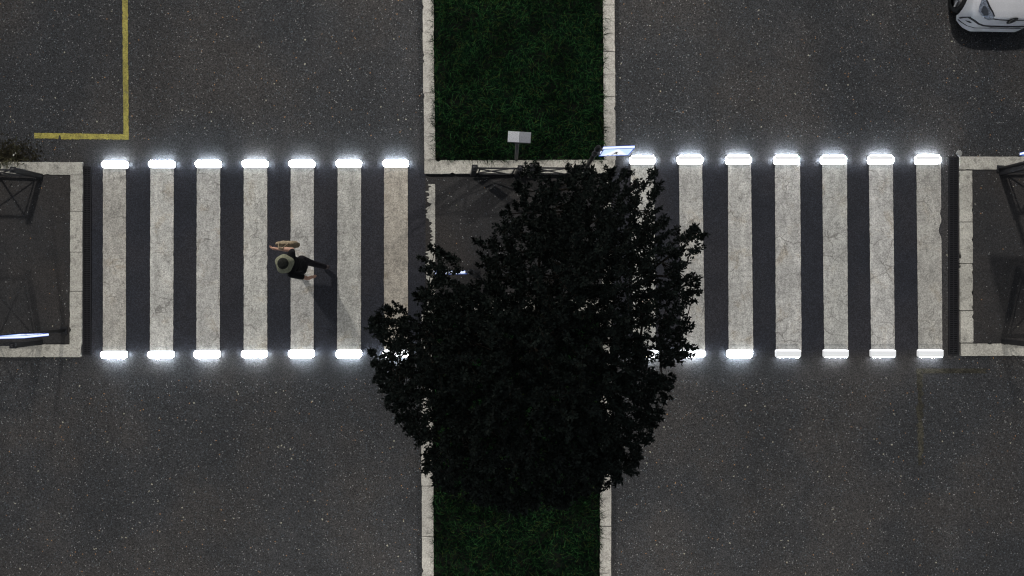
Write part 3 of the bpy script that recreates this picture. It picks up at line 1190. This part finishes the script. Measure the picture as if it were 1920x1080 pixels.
for (y, hw, zs, zw, zsh, zt, hwt) in ST:
    half = [(hw * 0.93, zs), (hw * 0.985, (zs + zw) / 2), (hw, zw), (hw * 0.985, (zw + zsh) / 2), (hw * 0.945, zsh), (hwt * 1.03 if hwt * 1.03 < hw * 0.94 else hw * 0.90, zsh + (zt - zsh) * 0.42),
            (hwt * 0.78, zsh + (zt - zsh) * 0.80), (hwt * 0.4, zt - 0.012)]
    # the nose is rounded in plan: outer points lie further back
    row = []
    for (x, z) in half:
        row.append((-x, z))
    row.append((0, zt))
    for (x, z) in reversed(half):
        row.append((x, z))
    rows.append((y, row))
vs, fs = [], []
nr = len(rows[0][1])
for i, (y, row) in enumerate(rows):
    for (x, z) in row:
        k = max(0.0, 1 - y / 0.5)
        back = 0.17 * (abs(x) / 0.9) ** 3.0 * k
        vs.append((x, y + back, z))
for i in range(len(rows) - 1):
    for j in range(nr - 1):
        a, b = i * nr + j, i * nr + j + 1
        fs.append((a, b, b + nr, a + nr))
fs.append(tuple(range(nr)))
fs.append(tuple((len(rows) - 1) * nr + j for j in range(nr - 1, -1, -1)))
body_raw = [list(f) for f in fs]
# cut the wheel arches out of the sides
WY = (0.70, 3.20)
me = bpy.data.meshes.new("body")
bmx = bmesh.new()
bv = [bmx.verts.new(p) for p in vs]
for f in fs:
    bmx.faces.new([bv[i] for i in f])
bmesh.ops.recalc_face_normals(bmx, faces=bmx.faces)
bmesh.ops.subdivide_edges(bmx, edges=bmx.edges[:], cuts=3, use_grid_fill=True)
kill = []
for f in bmx.faces:
    c = f.calc_center_median()
    if abs(c.x) > 0.64 and any((c.y - wy) ** 2 + (c.z - 0.31) ** 2 < 0.36 ** 2 for wy in WY):
        kill.append(f)
bmesh.ops.delete(bmx, geom=kill, context='FACES')
for f in bmx.faces:
    f.smooth = True
for v in bmx.verts:
    for wy in WY:
        if abs(v.co.x) > 0.64:
            d = math.hypot(v.co.y - wy, v.co.z - 0.31)
            if d < 0.40 and any(e.is_boundary for e in v.link_edges):
                s_ = 0.365 / max(d, 0.05)
                v.co.y = wy + (v.co.y - wy) * s_
                v.co.z = max(0.18, 0.31 + (v.co.z - 0.31) * s_)
bmx.to_mesh(me)
tree_bvh = BVHTree.FromBMesh(bmx)
bmx.free()
me.materials.append(M_car)
body = bpy.data.objects.new("body", me)
COL.objects.link(body)
body.parent = car
VIEW = Vector((0.12, 0.62, -1.0)).normalized()
# drop of features onto the bodywork, along a slanted direction so the nose is reached too
def drape(name, poly, mat, lift=0.006, grid=0.02, parent=car, direction=None):
    """polygon given as (x, y) as it would lie on the z = 0.6 plane seen from above the front"""
    d = direction or VIEW
    b = bmesh.new()
    ring = [b.verts.new((x, y, 0.6)) for x, y in poly]
    b.faces.new(ring)
    bmesh.ops.triangulate(b, faces=b.faces[:])
    for _ in range(3):
        long = [e for e in b.edges if e.calc_length() > grid]
        if long:
            bmesh.ops.subdivide_edges(b, edges=long, cuts=1)
        bmesh.ops.triangulate(b, faces=b.faces[:])
    for v in b.verts:
        o = v.co - d * 3
        hit, nrm, idx, dist = tree_bvh.ray_cast(o, d)
        if hit is None:
            hit, nrm, idx, dist = tree_bvh.find_nearest(v.co)
        v.co = hit - d * lift
    m2 = bpy.data.meshes.new(name)
    bmesh.ops.recalc_face_normals(b, faces=b.faces[:])
    b.to_mesh(m2)
    b.free()
    m2.materials.append(mat)
    for p_ in m2.polygons:
        p_.use_smooth = True
    o = bpy.data.objects.new(name, m2)
    COL.objects.link(o)
    o.parent = parent
    return o


def C(px, py):
    """photo pixel -> car-plane coordinates at z = 0.6"""
    p = W(px, py, 0.6)
    q = Matrix.Rotation(R(1.0), 3, 'Z') @ Vector((p.x - CARX, p.y - CARY, 0))
    return (q.x, q.y)


def rayline(pxs, wpx):
    """thin closed polygon following a pixel polyline"""
    L_, R_ = [], []
    for i, p in enumerate(pxs):
        a = Vector(pxs[max(0, i - 1)])
        b = Vector(pxs[min(len(pxs) - 1, i + 1)])
        d = (b - a).normalized()
        n_ = Vector((-d.y, d.x)) * wpx / 2
        L_.append(C(*(Vector(p) + n_)))
        R_.append(C(*(Vector(p) - n_)))
    return L_ + R_[::-1]


VIEWC = None
hl_px = [(1829, -6), (1827, 8), (1828, 18), (1834, 26), (1842, 33), (1850, 36.5), (1857, 35), (1856, 28), (1850, 20), (1843, 10), (1837, -2), (1833, -10)]
hin_px = [(1833, 8), (1832, 18), (1839, 27), (1846, 26), (1844, 18), (1838, 8)]
mir = lambda P: [(2 * 1893.5 - x, y + 0.8) for x, y in P]
for P in (hl_px, mir(hl_px)):
    rim_ = drape("headlight", [C(x, y) for x, y in P], M_hl, 0.012)
    cxp = sum(x for x, _ in P) / len(P)
    inn = hin_px if cxp < 1893 else mir(hin_px)
    drape("bulb_housing", [C(x, y) for x, y in inn], M_lampdark, 0.018, parent=rim_)
    sp = [(1829, 19), (1836, 28.5), (1843, 34), (1842, 31.5), (1836, 26), (1831, 18)]
    sp = sp if cxp < 1893 else mir(sp)
    drape("chrome_strip", [C(x, y) for x, y in sp], M_chrome, 0.020, parent=rim_)
    b1 = [(1828, -14), (1830, -6), (1836, -2), (1844, 10), (1852, 20), (1857, 29), (1858.5, 28), (1853, 18), (1846, 8), (1839, -4)]
    b1 = b1 if cxp < 1893 else mir(b1)
    drape("seal", [C(x, y) for x, y in b1], M_blackgap, 0.010, parent=rim_)
# bonnet shut line and lower grille grooves
drape("bonnet_gap", rayline([(1856, 33.5), (1868, 35.5), (1885, 36.5), (1902, 36.8), (1918, 36.3), (1931, 34.3)], 1.9), M_blackgap, 0.008)
drape("upper_grille_slot", rayline([(1811, 41), (1814, 36), (1819, 33.5), (1828, 39), (1838, 46), (1848, 49.8), (1862, 51), (1893, 51.3), (1925, 51.8), (1939, 50.6), (1949, 46.8), (1959, 39.8), (1968, 34.3), (1973, 36.8), (1976, 41.8)], 3.4), M_blackgap, 0.008)
drape("lower_grille_slot", rayline([(1811, 42), (1817, 48), (1826, 54), (1838, 57), (1860, 57.4), (1893, 57.6), (1927, 58), (1949, 57.5), (1961, 54.8), (1970, 48.8), (1976, 42.8)], 1.5), M_blackgap, 0.008)
drape("lower_grille", [C(x, y) for x, y in [(1861, 57.4), (1866, 54.5), (1893, 54.2), (1921, 55), (1926, 58), (1893, 58.6)]], M_blackgap, 0.007)
for P in ([(1818, 41.5), (1824, 42), (1829, 46), (1826, 46.5), (1821, 44)],):
    for Q in (P, mir(P)):
        drape("fog_light", [C(x, y) for x, y in Q], M_blackgap, 0.010)
em_ring = [(1893 + 9.2 * math.cos(a) * 1.0 - 1.5 * math.sin(a), 37 + 6.8 * math.sin(a) - 2.5 * math.cos(a)) for a in [2 * math.pi * k / 18 for k in range(18)]]
eo = drape("badge", [C(x, y) for x, y in em_ring], M_blackgap, 0.022)
drape("badge_chrome", rayline([(1888, 40.5), (1890, 36), (1894, 33.5)], 1.8), M_chrome, 0.030, parent=eo)
drape("badge_chrome", rayline([(1896, 39.5), (1898.5, 37), (1900, 34.5)], 1.6), M_chrome, 0.030, parent=eo)
# greenhouse, wheels, mirrors
gl = MB()
sec = [(1.05, 0.70, 0.97, 0.70, 0.985), (1.75, 0.73, 0.93, 0.58, 1.40), (2.3, 0.73, 0.94, 0.58, 1.47), (3.2, 0.72, 0.96, 0.55, 1.44), (3.85, 0.66, 0.99, 0.50, 1.10)]
gv, gf = [], []
for (y, wl_, zl_, wt_, zt_) in sec:
    gv += [(-wl_, y, zl_), (-wt_, y, zt_), (0, y, zt_ + 0.02), (wt_, y, zt_), (wl_, y, zl_)]
for i in range(len(sec) - 1):
    for j in range(4):
        a = i * 5 + j
        gf.append((a, a + 1, a + 6, a + 5))
gl.add(gv, gf)
gl.build("window_glass", M_glass, car, True)
rf = MB()
rv, rfz = [], []
for (y, wt_, zt_) in ((1.72, 0.57, 1.41), (2.3, 0.585, 1.485), (3.2, 0.555, 1.455), (3.6, 0.52, 1.30)):
    rv += [(-wt_, y, zt_), (0, y, zt_ + 0.03), (wt_, y, zt_)]
for i in range(3):
    for j in range(2):
        a = i * 3 + j
        rfz.append((a, a + 1, a + 4, a + 3))
rf.add(rv, rfz)
rf.build("roof", M_car, car, True)
for wy in WY:
    for sx in (-1, 1):
        wh = MB()
        x0_, x1_ = sx * 0.60, sx * 0.815
        prof = [(x0_, 0.25), (x0_, 0.295), (x0_ + sx * 0.03, 0.31), (x1_ - sx * 0.03, 0.31), (x1_, 0.295), (x1_, 0.21)]
        n_ = 28
        vv, ff = [], []
        for (xx, rr) in prof:
            for k in range(n_):
                a = 2 * math.pi * k / n_
                vv.append((xx, wy + rr * math.cos(a), 0.31 + rr * math.sin(a)))
        for i in range(len(prof) - 1):
            for k in range(n_):
                a, b = i * n_ + k, i * n_ + (k + 1) % n_
                ff.append((a, b, b + n_, a + n_))
        wh.add(vv, ff)
        wo = wh.build("wheel", M_tyre, car, True)
        ri = MB()
        ri.tube([(sx * 0.75, wy, 0.31), (sx * 0.76, wy, 0.31)], 0.208, 28)
        for k in range(5):
            a = 2 * math.pi * k / 5
            c_, s_ = math.cos(a), math.sin(a)
            ri.tube([(sx * 0.78, wy, 0.31), (sx * 0.795, wy + 0.2 * c_, 0.31 + 0.2 * s_)], [0.035, 0.025], 6)
        ri.tube([(sx * 0.77, wy, 0.31), (sx * 0.805, wy, 0.31)], 0.045, 12)
        ri.build("rim", M_rim, wo)
ins = MB()
for wy in WY:
    for sx in (-1, 1):
        ins.box((sx * 0.56, wy, 0.42), (0.07, 0.72, 0.5))
ins.build("wheel_well", M_blackgap, car)
for sx in (-1, 1):
    mm = MB()
    mm.box((sx * 0.97, 1.45, 0.98), (0.17, 0.10, 0.13), taper=0.75)
    mm.build("mirror", M_car, car)

# ------------------------------------------------------------------ person
M_skin = plain("skin", (0.42, 0.24, 0.17), 0.55, 0.35, var=0.08)
M_black = plain("black_cloth", (0.007, 0.007, 0.008), 0.9, 0.15, var=0.3, scale=40)
M_trous = plain("dark_trouser_cloth", (0.010, 0.009, 0.011), 0.9, 0.15, var=0.3, scale=40)
M_shoe = plain("shoe_leather", (0.03, 0.022, 0.022), 0.6, 0.3)
M_hat = plain("pale_hat_cloth", (0.24, 0.24, 0.165), 0.9, 0.15, var=0.2, scale=30)
M_hatdark = plain("hat_band_cloth", (0.025, 0.026, 0.022), 0.9, 0.15, var=0.3, scale=30)
M_hair = plain("dark_hair", (0.012, 0.010, 0.008), 0.6, 0.3)
M_bag = plain("tan_bag_cloth", (0.24, 0.19, 0.125), 0.85, 0.2, var=0.25, scale=25)
M_white = plain("eye_white", (0.6, 0.6, 0.58), 0.3, 0.4)


def skinned(name, chains, mat, parent, voxel=0.011):
    """one continuous surface grown round chains of (x, y, z, radius[, radius across y]) joints"""
    nu, nv = 14, 9
    ball, bf = [(0, 0, -1)], []
    for iv in range(1, nv):
        ph = math.pi * iv / nv - math.pi / 2
        ball += [(math.cos(ph) * math.cos(2 * math.pi * iu / nu), math.cos(ph) * math.sin(2 * math.pi * iu / nu), math.sin(ph)) for iu in range(nu)]
    ball.append((0, 0, 1))
    for iu in range(nu):
        iw = (iu + 1) % nu
        bf.append((0, 1 + iw, 1 + iu))
        for iv in range(nv - 2):
            bf.append((1 + iv * nu + iu, 1 + iv * nu + iw, 1 + (iv + 1) * nu + iw, 1 + (iv + 1) * nu + iu))
        bf.append((len(ball) - 1, 1 + (nv - 2) * nu + iu, 1 + (nv - 2) * nu + iw))
    mb = MB()

    def ring_ball(p, ra, rb):
        rz = min(ra, rb)
        mb.add([(p[0] + x * ra, p[1] + y * rb, p[2] + z * rz) for x, y, z in ball], bf)
    for ch in chains:
        ps = [(Vector(p[:3]), p[3], p[4] if len(p) > 4 else p[3]) for p in ch]
        for p, ra, rb in ps:
            ring_ball(p, rb, ra)
        for (p, ra, rb), (q_, rc, rd) in zip(ps[:-1], ps[1:]):
            n_ = max(1, int((q_ - p).length / (0.5 * min(ra, rb, rc, rd))))
            for k in range(1, n_):
                u_ = k / n_
                ring_ball(p.lerp(q_, u_), rb + (rd - rb) * u_, ra + (rc - ra) * u_)
    me = bpy.data.meshes.new(name)
    me.from_pydata(mb.v, [], mb.f)
    o = bpy.data.objects.new(name + "_tmp", me)
    COL.objects.link(o)
    rm = o.modifiers.new("remesh", 'REMESH')
    rm.mode = 'VOXEL'
    rm.voxel_size = voxel
    rm.use_smooth_shade = True
    sm = o.modifiers.new("smooth", 'SMOOTH')
    sm.factor = 0.5
    sm.iterations = 3
    dg = bpy.context.evaluated_depsgraph_get()
    m2 = bpy.data.meshes.new_from_object(o.evaluated_get(dg))
    bpy.data.objects.remove(o)
    m2.name = name
    m2.materials.clear()
    m2.materials.append(mat)
    for p_ in m2.polygons:
        p_.use_smooth = True
        p_.material_index = 0
    o = bpy.data.objects.new(name, m2)
    COL.objects.link(o)
    o.parent = parent
    return o


# local frame: walks towards -x, right hand side is +y
person = empty("person", (-4.22, 0.46, 0.006), R(0))
tag(person, "person in black with a pale hat walking left across the left crossing", "person")
hip = (0.02, 0.0, 0.93)
sh = (-0.03, 0.0, 1.40)
# joints
RH, LH = (0.02, 0.095, 0.90), (0.02, -0.095, 0.90)
LK, LA, LT = (-0.17, -0.11, 0.50), (-0.27, -0.14, 0.10), (-0.45, -0.15, 0.04)
RK, RA, RT = (0.07, 0.06, 0.50), (0.30, -0.02, 0.17), (0.22, -0.03, 0.035)
RS, LS = (-0.03, 0.19, 1.39), (-0.03, -0.19, 1.39)
RE, RW = (-0.09, 0.29, 1.15), (-0.40, 0.31, 1.10)
LE, LW = (0.20, -0.27, 1.14), (0.22, -0.24, 0.88)


def hand(wr, d, side, curl):
    """palm and five fingers from wrist wr along direction d; side = thumb side vector"""
    d = Vector(d).normalized()
    s_ = Vector(side).normalized()
    n_ = d.cross(s_)
    w_ = Vector(wr)
    palm = w_ + d * 0.05
    kn = w_ + d * 0.09
    ch = [[(*w_, 0.026), (*palm, 0.032, 0.018), (*kn, 0.033, 0.015)]]
    for k, (off, L_) in enumerate(((0.030, 0.072), (0.010, 0.080), (-0.010, 0.075), (-0.028, 0.058))):
        b0 = kn + s_ * off + d * 0.004
        b1 = b0 + (d * (1 - curl * 0.4) + n_ * curl * 0.6).normalized() * L_ * 0.45
        b2 = b1 + (d * (1 - curl) + n_ * curl).normalized() * L_ * 0.35
        b3 = b2 + (d * (0.6 - curl) + n_ * curl * 1.2).normalized() * L_ * 0.25
        ch.append([(*kn, 0.033, 0.015), (*b0, 0.010), (*b1, 0.009), (*b2, 0.008), (*b3, 0.006)])
    t0 = palm + s_ * 0.030
    t1 = t0 + (d * 0.6 + s_ * 0.6 + n_ * 0.3).normalized() * 0.035
    t2 = t1 + (d * 0.9 + s_ * 0.1 + n_ * 0.4).normalized() * 0.028
    ch.append([(*palm, 0.032, 0.018), (*t0, 0.012), (*t1, 0.010), (*t2, 0.008)])
    return ch


chains = [[(*hip, 0.12, 0.10), (0.0, 0, 1.10, 0.115, 0.09), (-0.02, 0, 1.26, 0.135, 0.10), (*sh, 0.11, 0.085), (-0.05, 0, 1.49, 0.055), (-0.075, 0, 1.56, 0.075, 0.08), (-0.08, 0, 1.63, 0.082, 0.09), (-0.075, 0, 1.70, 0.06)],
          [(*hip, 0.12, 0.10), (*RH, 0.085), (*RK, 0.056), (0.175, 0.025, 0.36, 0.052), (*RA, 0.036), (*RT, 0.028)],
          [(*hip, 0.12, 0.10), (*LH, 0.085), (*LK, 0.056), (-0.22, -0.125, 0.33, 0.052), (*LA, 0.036), (*LT, 0.028)],
          [(*sh, 0.11, 0.085), (*RS, 0.058), (*RE, 0.045), (-0.22, 0.30, 1.13, 0.048), (*RW, 0.026)],
          [(*sh, 0.11, 0.085), (*LS, 0.058), (*LE, 0.040), (0.21, -0.26, 1.02, 0.038), (*LW, 0.026)],
          [(-0.08, 0, 1.63, 0.082, 0.09), (-0.165, 0, 1.625, 0.012), (-0.188, 0, 1.605, 0.010)],
          [(-0.08, 0, 1.63, 0.082, 0.09), (-0.065, 0.088, 1.63, 0.012), (-0.05, 0.1, 1.645, 0.010)],
          [(-0.08, 0, 1.63, 0.082, 0.09), (-0.065, -0.088, 1.63, 0.012), (-0.05, -0.1, 1.645, 0.010)]]
chains += hand(RW, (-0.95, 0.12, -0.1), (0.0, -0.3, 0.95), 0.45)
chains += hand(LW, (0.12, 0.06, -1), (-0.95, 0.1, 0), 0.35)
skinned("body", chains, M_skin, person, 0.0055)
for sy in (-1, 1):
    e = MB()
    e.tube([(-0.150, sy * 0.033, 1.64), (-0.162, sy * 0.033, 1.64)], [0.012, 0.006], 8)
    e.build("eye", M_white, person, True)
mo = MB()
mo.box((-0.152, 0, 1.572), (0.02, 0.045, 0.010))
mo.build("mouth", plain("lips", (0.25, 0.10, 0.08), 0.5, 0.3), person)
skinned("shirt", [[(0.02, 0, 0.90, 0.155, 0.125), (0.0, 0, 1.10, 0.145, 0.115), (-0.02, 0, 1.26, 0.165, 0.125), (*sh, 0.135, 0.105), (-0.045, 0, 1.46, 0.07)],
                  [(*sh, 0.135, 0.105), (*RS, 0.078), (-0.065, 0.25, 1.24, 0.06)],
                  [(*sh, 0.135, 0.105), (*LS, 0.078), (0.12, -0.24, 1.22, 0.06)]], M_black, person)
skinned("trousers", [[(*hip, 0.135, 0.115), (*RH, 0.102), (*RK, 0.074), (0.175, 0.025, 0.36, 0.066), (0.285, -0.013, 0.20, 0.056)],
                     [(*hip, 0.135, 0.115), (*LH, 0.102), (*LK, 0.074), (-0.22, -0.125, 0.33, 0.066), (-0.262, -0.138, 0.14, 0.058)]], M_trous, person)
skinned("shoe", [[(-0.225, -0.14, 0.055, 0.046), (-0.32, -0.143, 0.045, 0.046), (-0.46, -0.15, 0.038, 0.038)]], M_shoe, person)
skinned("shoe", [[(0.335, -0.02, 0.175, 0.046), (0.29, -0.025, 0.095, 0.046), (0.225, -0.03, 0.04, 0.036)]], M_shoe, person)
ht = MB()
n_ = 28
prof = [(0.178, 1.655, 0), (0.170, 1.672, 0), (0.122, 1.700, 0), (0.112, 1.715, 0), (0.107, 1.74, 0), (0.090, 1.775, 1), (0.06, 1.792, 1), (0.002, 1.796, 1)]
vv, ff, mi = [], [], []
for (rr, z, m) in prof:
    for k in range(n_):
        a = 2 * math.pi * k / n_
        wob = 1 + 0.06 * math.sin(3 * a + 0.6) + 0.05 * math.sin(5 * a)
        if rr < 0.13:
            wob = 1
        vv.append((-0.075 + rr * 1.0 * math.cos(a) * wob, rr * 1.02 * math.sin(a) * wob, z + (0.010 * math.sin(2 * a) if rr > 0.15 else 0)))
for i in range(len(prof) - 1):
    for k in range(n_):
        a, b = i * n_ + k, i * n_ + (k + 1) % n_
        ff.append((a, b, b + n_, a + n_))
        mi.append(prof[i + 1][2])
ht.v, ht.f, ht.mi = vv, ff, mi
ht.build("hat", [M_hat, M_hatdark], person, True)
skinned("hair", [[(-0.05, 0, 1.69, 0.085, 0.085), (-0.02, 0, 1.62, 0.078, 0.07), (-0.005, 0, 1.54, 0.06, 0.05)]], M_hair, person)

# tote bag hanging outside the right forearm
bag = empty("shoulder_bag", (person.location.x - 0.29, person.location.y + 0.42, 0.006))
tag(bag, "tan cloth bag hanging from the arm of the person crossing", "bag")
b = MB()
bx_, n_ = [], 20
for (z, wx, wy_) in ((0.60, 0.15, 0.025), (0.62, 0.19, 0.06), (0.75, 0.20, 0.075), (0.93, 0.19, 0.055), (1.02, 0.185, 0.03)):
    for k in range(n_):
        a = 2 * math.pi * k / n_
        ca, sa = math.cos(a), math.sin(a)
        bx_.append((wx * math.copysign(abs(ca) ** 0.5, ca), wy_ * math.copysign(abs(sa) ** 0.7, sa) + 0.008 * math.sin(7 * a + z * 9), z + 0.012 * math.sin(2 * a)))
bf = [(i * n_ + k, i * n_ + (k + 1) % n_, (i + 1) * n_ + (k + 1) % n_, (i + 1) * n_ + k) for i in range(4) for k in range(n_)]
bf += [tuple(range(n_ - 1, -1, -1)), tuple(4 * n_ + k for k in range(n_))]
b.add(bx_, bf)
b.build("bag_body", M_bag, bag, True)
for sy in (-1, 1):
    h_ = MB()
    # strap looped over the forearm
    h_.tube([(-0.10, sy * 0.02, 1.0), (-0.09, -0.05 + sy * 0.02, 1.10), (-0.05, -0.11 + sy * 0.01, 1.178), (0.02, -0.11 + sy * 0.01, 1.178), (0.07, -0.05 + sy * 0.02, 1.10), (0.10, sy * 0.02, 1.0)], 0.010, 6)
    h_.build("strap", M_bag, bag, True)

# ------------------------------------------------------------------ litter and weeds
st = MB()
p = W(1798, 288, 0.03)
pts = [(0.07, 0.015), (0.03, 0.07), (-0.03, 0.065), (-0.065, 0.01), (-0.03, -0.05), (0.01, -0.075), (0.05, -0.04)]
st.prism([(p.x + a, p.y + b) for a, b in pts], 0.022, 0.05, bev=0.012)
tag(st.build("stone", stone("pale_stone", (0.22, 0.22, 0.21))), "pale stone lying at the top end of the right drain", "stone")
M_paper = plain("white_paper", (0.62, 0.62, 0.58), 0.8, 0.2)
for k, (px_, py_, a_, lab) in enumerate(((25.5, 291, 0.75, "lower of two white paper scraps above the left pavement kerb"), (30, 287.5, 0.5, "upper of two white paper scraps above the left pavement kerb"))):
    q = W(px_, py_, 0.01)
    sc1 = MB()
    rt = Matrix.Rotation(a_, 3, 'Z')
    vs = [rt @ Vector(v) for v in ((-0.03, -0.012, 0), (0.0, -0.016, 0.012), (0.032, -0.01, 0.003), (0.03, 0.014, 0.004), (0.0, 0.012, 0.014), (-0.028, 0.015, 0.002))]
    vs = [v + Vector((q.x, q.y, 0.010)) for v in vs] + [v + Vector((q.x, q.y, 0.007)) for v in vs]
    sc1.add(vs, [(0, 1, 4, 5), (1, 2, 3, 4), (7, 6, 11, 10), (8, 7, 10, 9)] + [(i, i + 6, (i + 1) % 6 + 6, (i + 1) % 6) for i in range(6)])
    tag(sc1.build("paper_scrap", M_paper), lab, "litter", "white scraps by the left kerb")
# dry weeds growing at the kerb
M_weed = plain("dry_weed_stem", (0.06, 0.056, 0.03), 0.8, 0.2)
M_weedg = plain("weed_leaf", (0.02, 0.024, 0.01), 0.7, 0.2)
q = W(20, 303, 0.02)
wd = empty("weed", (q.x, q.y, 0.0))
tag(wd, "dry straggly weed at the upper kerb of the left pavement", "plant")
wm, lm = MB(), MB()
r_ = random.Random(5)
for k in range(20):
    a = r_.uniform(0, 2 * math.pi)
    L_ = r_.uniform(0.18, 0.52)
    p0 = Vector((r_.uniform(-0.2, 0.15), r_.uniform(-0.03, 0.1), 0))
    pts = [p0]
    for s_ in range(1, 6):
        a += r_.uniform(-0.35, 0.35)
        pts.append(pts[-1] + Vector((math.cos(a) * L_ / 6, math.sin(a) * L_ / 6, L_ * 0.16 * (1 - s_ / 7))))
        if r_.random() < 0.7:
            b_ = a + r_.uniform(-1.4, 1.4)
            e_ = pts[-1] + Vector((math.cos(b_) * 0.08, math.sin(b_) * 0.08, 0.02))
            wm.tube([pts[-1], e_], [0.003, 0.0015], 4, cap=False)
            lm.add([pts[-1], pts[-1].lerp(e_, 0.5) + Vector((0.012, -0.012, 0.01)), e_, pts[-1].lerp(e_, 0.5) + Vector((-0.012, 0.012, 0.004))], [(0, 1, 2, 3)])
    wm.tube(pts, [0.005, 0.0045, 0.004, 0.0035, 0.003, 0.002], 5, cap=False)
wm.build("stem", M_weed, wd)
lm.build("leaf", M_weedg, wd)
# crumbled leaf litter swept against the kerb
M_lit = plain("leaf_litter", (0.018, 0.016, 0.009), 0.9, 0.1, var=0.6, scale=9)
lt = MB()
for k in range(1500):
    px_ = abs(r_.gauss(0, 34)) - 60 * (r_.random() < 0.4)
    py_ = 302 - abs(r_.gauss(0, 17))
    q = W(px_, py_, 0)
    a = r_.uniform(0, math.pi)
    l_ = r_.uniform(0.012, 0.035)
    c_, s_ = math.cos(a), math.sin(a)
    z = r_.uniform(0.006, 0.02)
    lt.add([(q.x - c_ * l_, q.y - s_ * l_, z), (q.x + s_ * l_ * .4, q.y - c_ * l_ * .4, z + 0.006), (q.x + c_ * l_, q.y + s_ * l_, z), (q.x - s_ * l_ * .4, q.y + c_ * l_ * .4, z + 0.004)], [(0, 1, 2, 3)])
tag(lt.build("leaf_litter", M_lit), "dark leaf litter swept against the kerb at the left edge", "leaf litter", kind='stuff')

# ------------------------------------------------------------------ street lamps (outside the frame; they light the scene)
def street_lamp(x, y, side, power, label):
    root = empty("street_lamp", (x + side * 3.4, y, 0))
    tag(root, label, "street lamp", "street lamps over the two roadways")
    hx = -side * 3.4
    m = MB()
    m.tube([(0, 0, 0), (0, 0, 0.4), (0, 0, LAMP_H + 0.1)], [0.11, 0.09, 0.06], 12)
    m.build("pole", M_greypole, root, True)
    m = MB()
    m.tube([(0, 0, LAMP_H + 0.05), (hx * 0.25, 0, LAMP_H + 0.3), (hx * 0.9, 0, LAMP_H + 0.33)], [0.045, 0.04, 0.035], 10)
    m.build("arm", M_greypole, root, True)
    m = MB()
    m.box((hx, 0, LAMP_H + 0.33), (0.62, 0.28, 0.10), taper=0.8)
    m.build("lamp_head", M_greypole, root)
    m = MB()
    m.box((hx, 0, LAMP_H + 0.272), (0.5, 0.2, 0.012))
    m.build("lamp_glass", glow("lamp_glass", LAMP_COL, 6), root)
    street_light_source((x, y, LAMP_H), power)


street_lamp(-8.4, 8.4, -1, 0.86 * LAMP_E / math.pi, "street lamp over the left roadway, beyond the top of the frame")
street_lamp(8.4, 8.4, 1, 0.86 * LAMP_E / math.pi, "street lamp over the right roadway, beyond the top of the frame")
street_lamp(-8.4, -10.6, -1, 1.0 * LAMP_E / math.pi, "street lamp over the left roadway, beyond the bottom of the frame")
street_lamp(8.4, -10.6, 1, 1.0 * LAMP_E / math.pi, "street lamp over the right roadway, beyond the bottom of the frame")
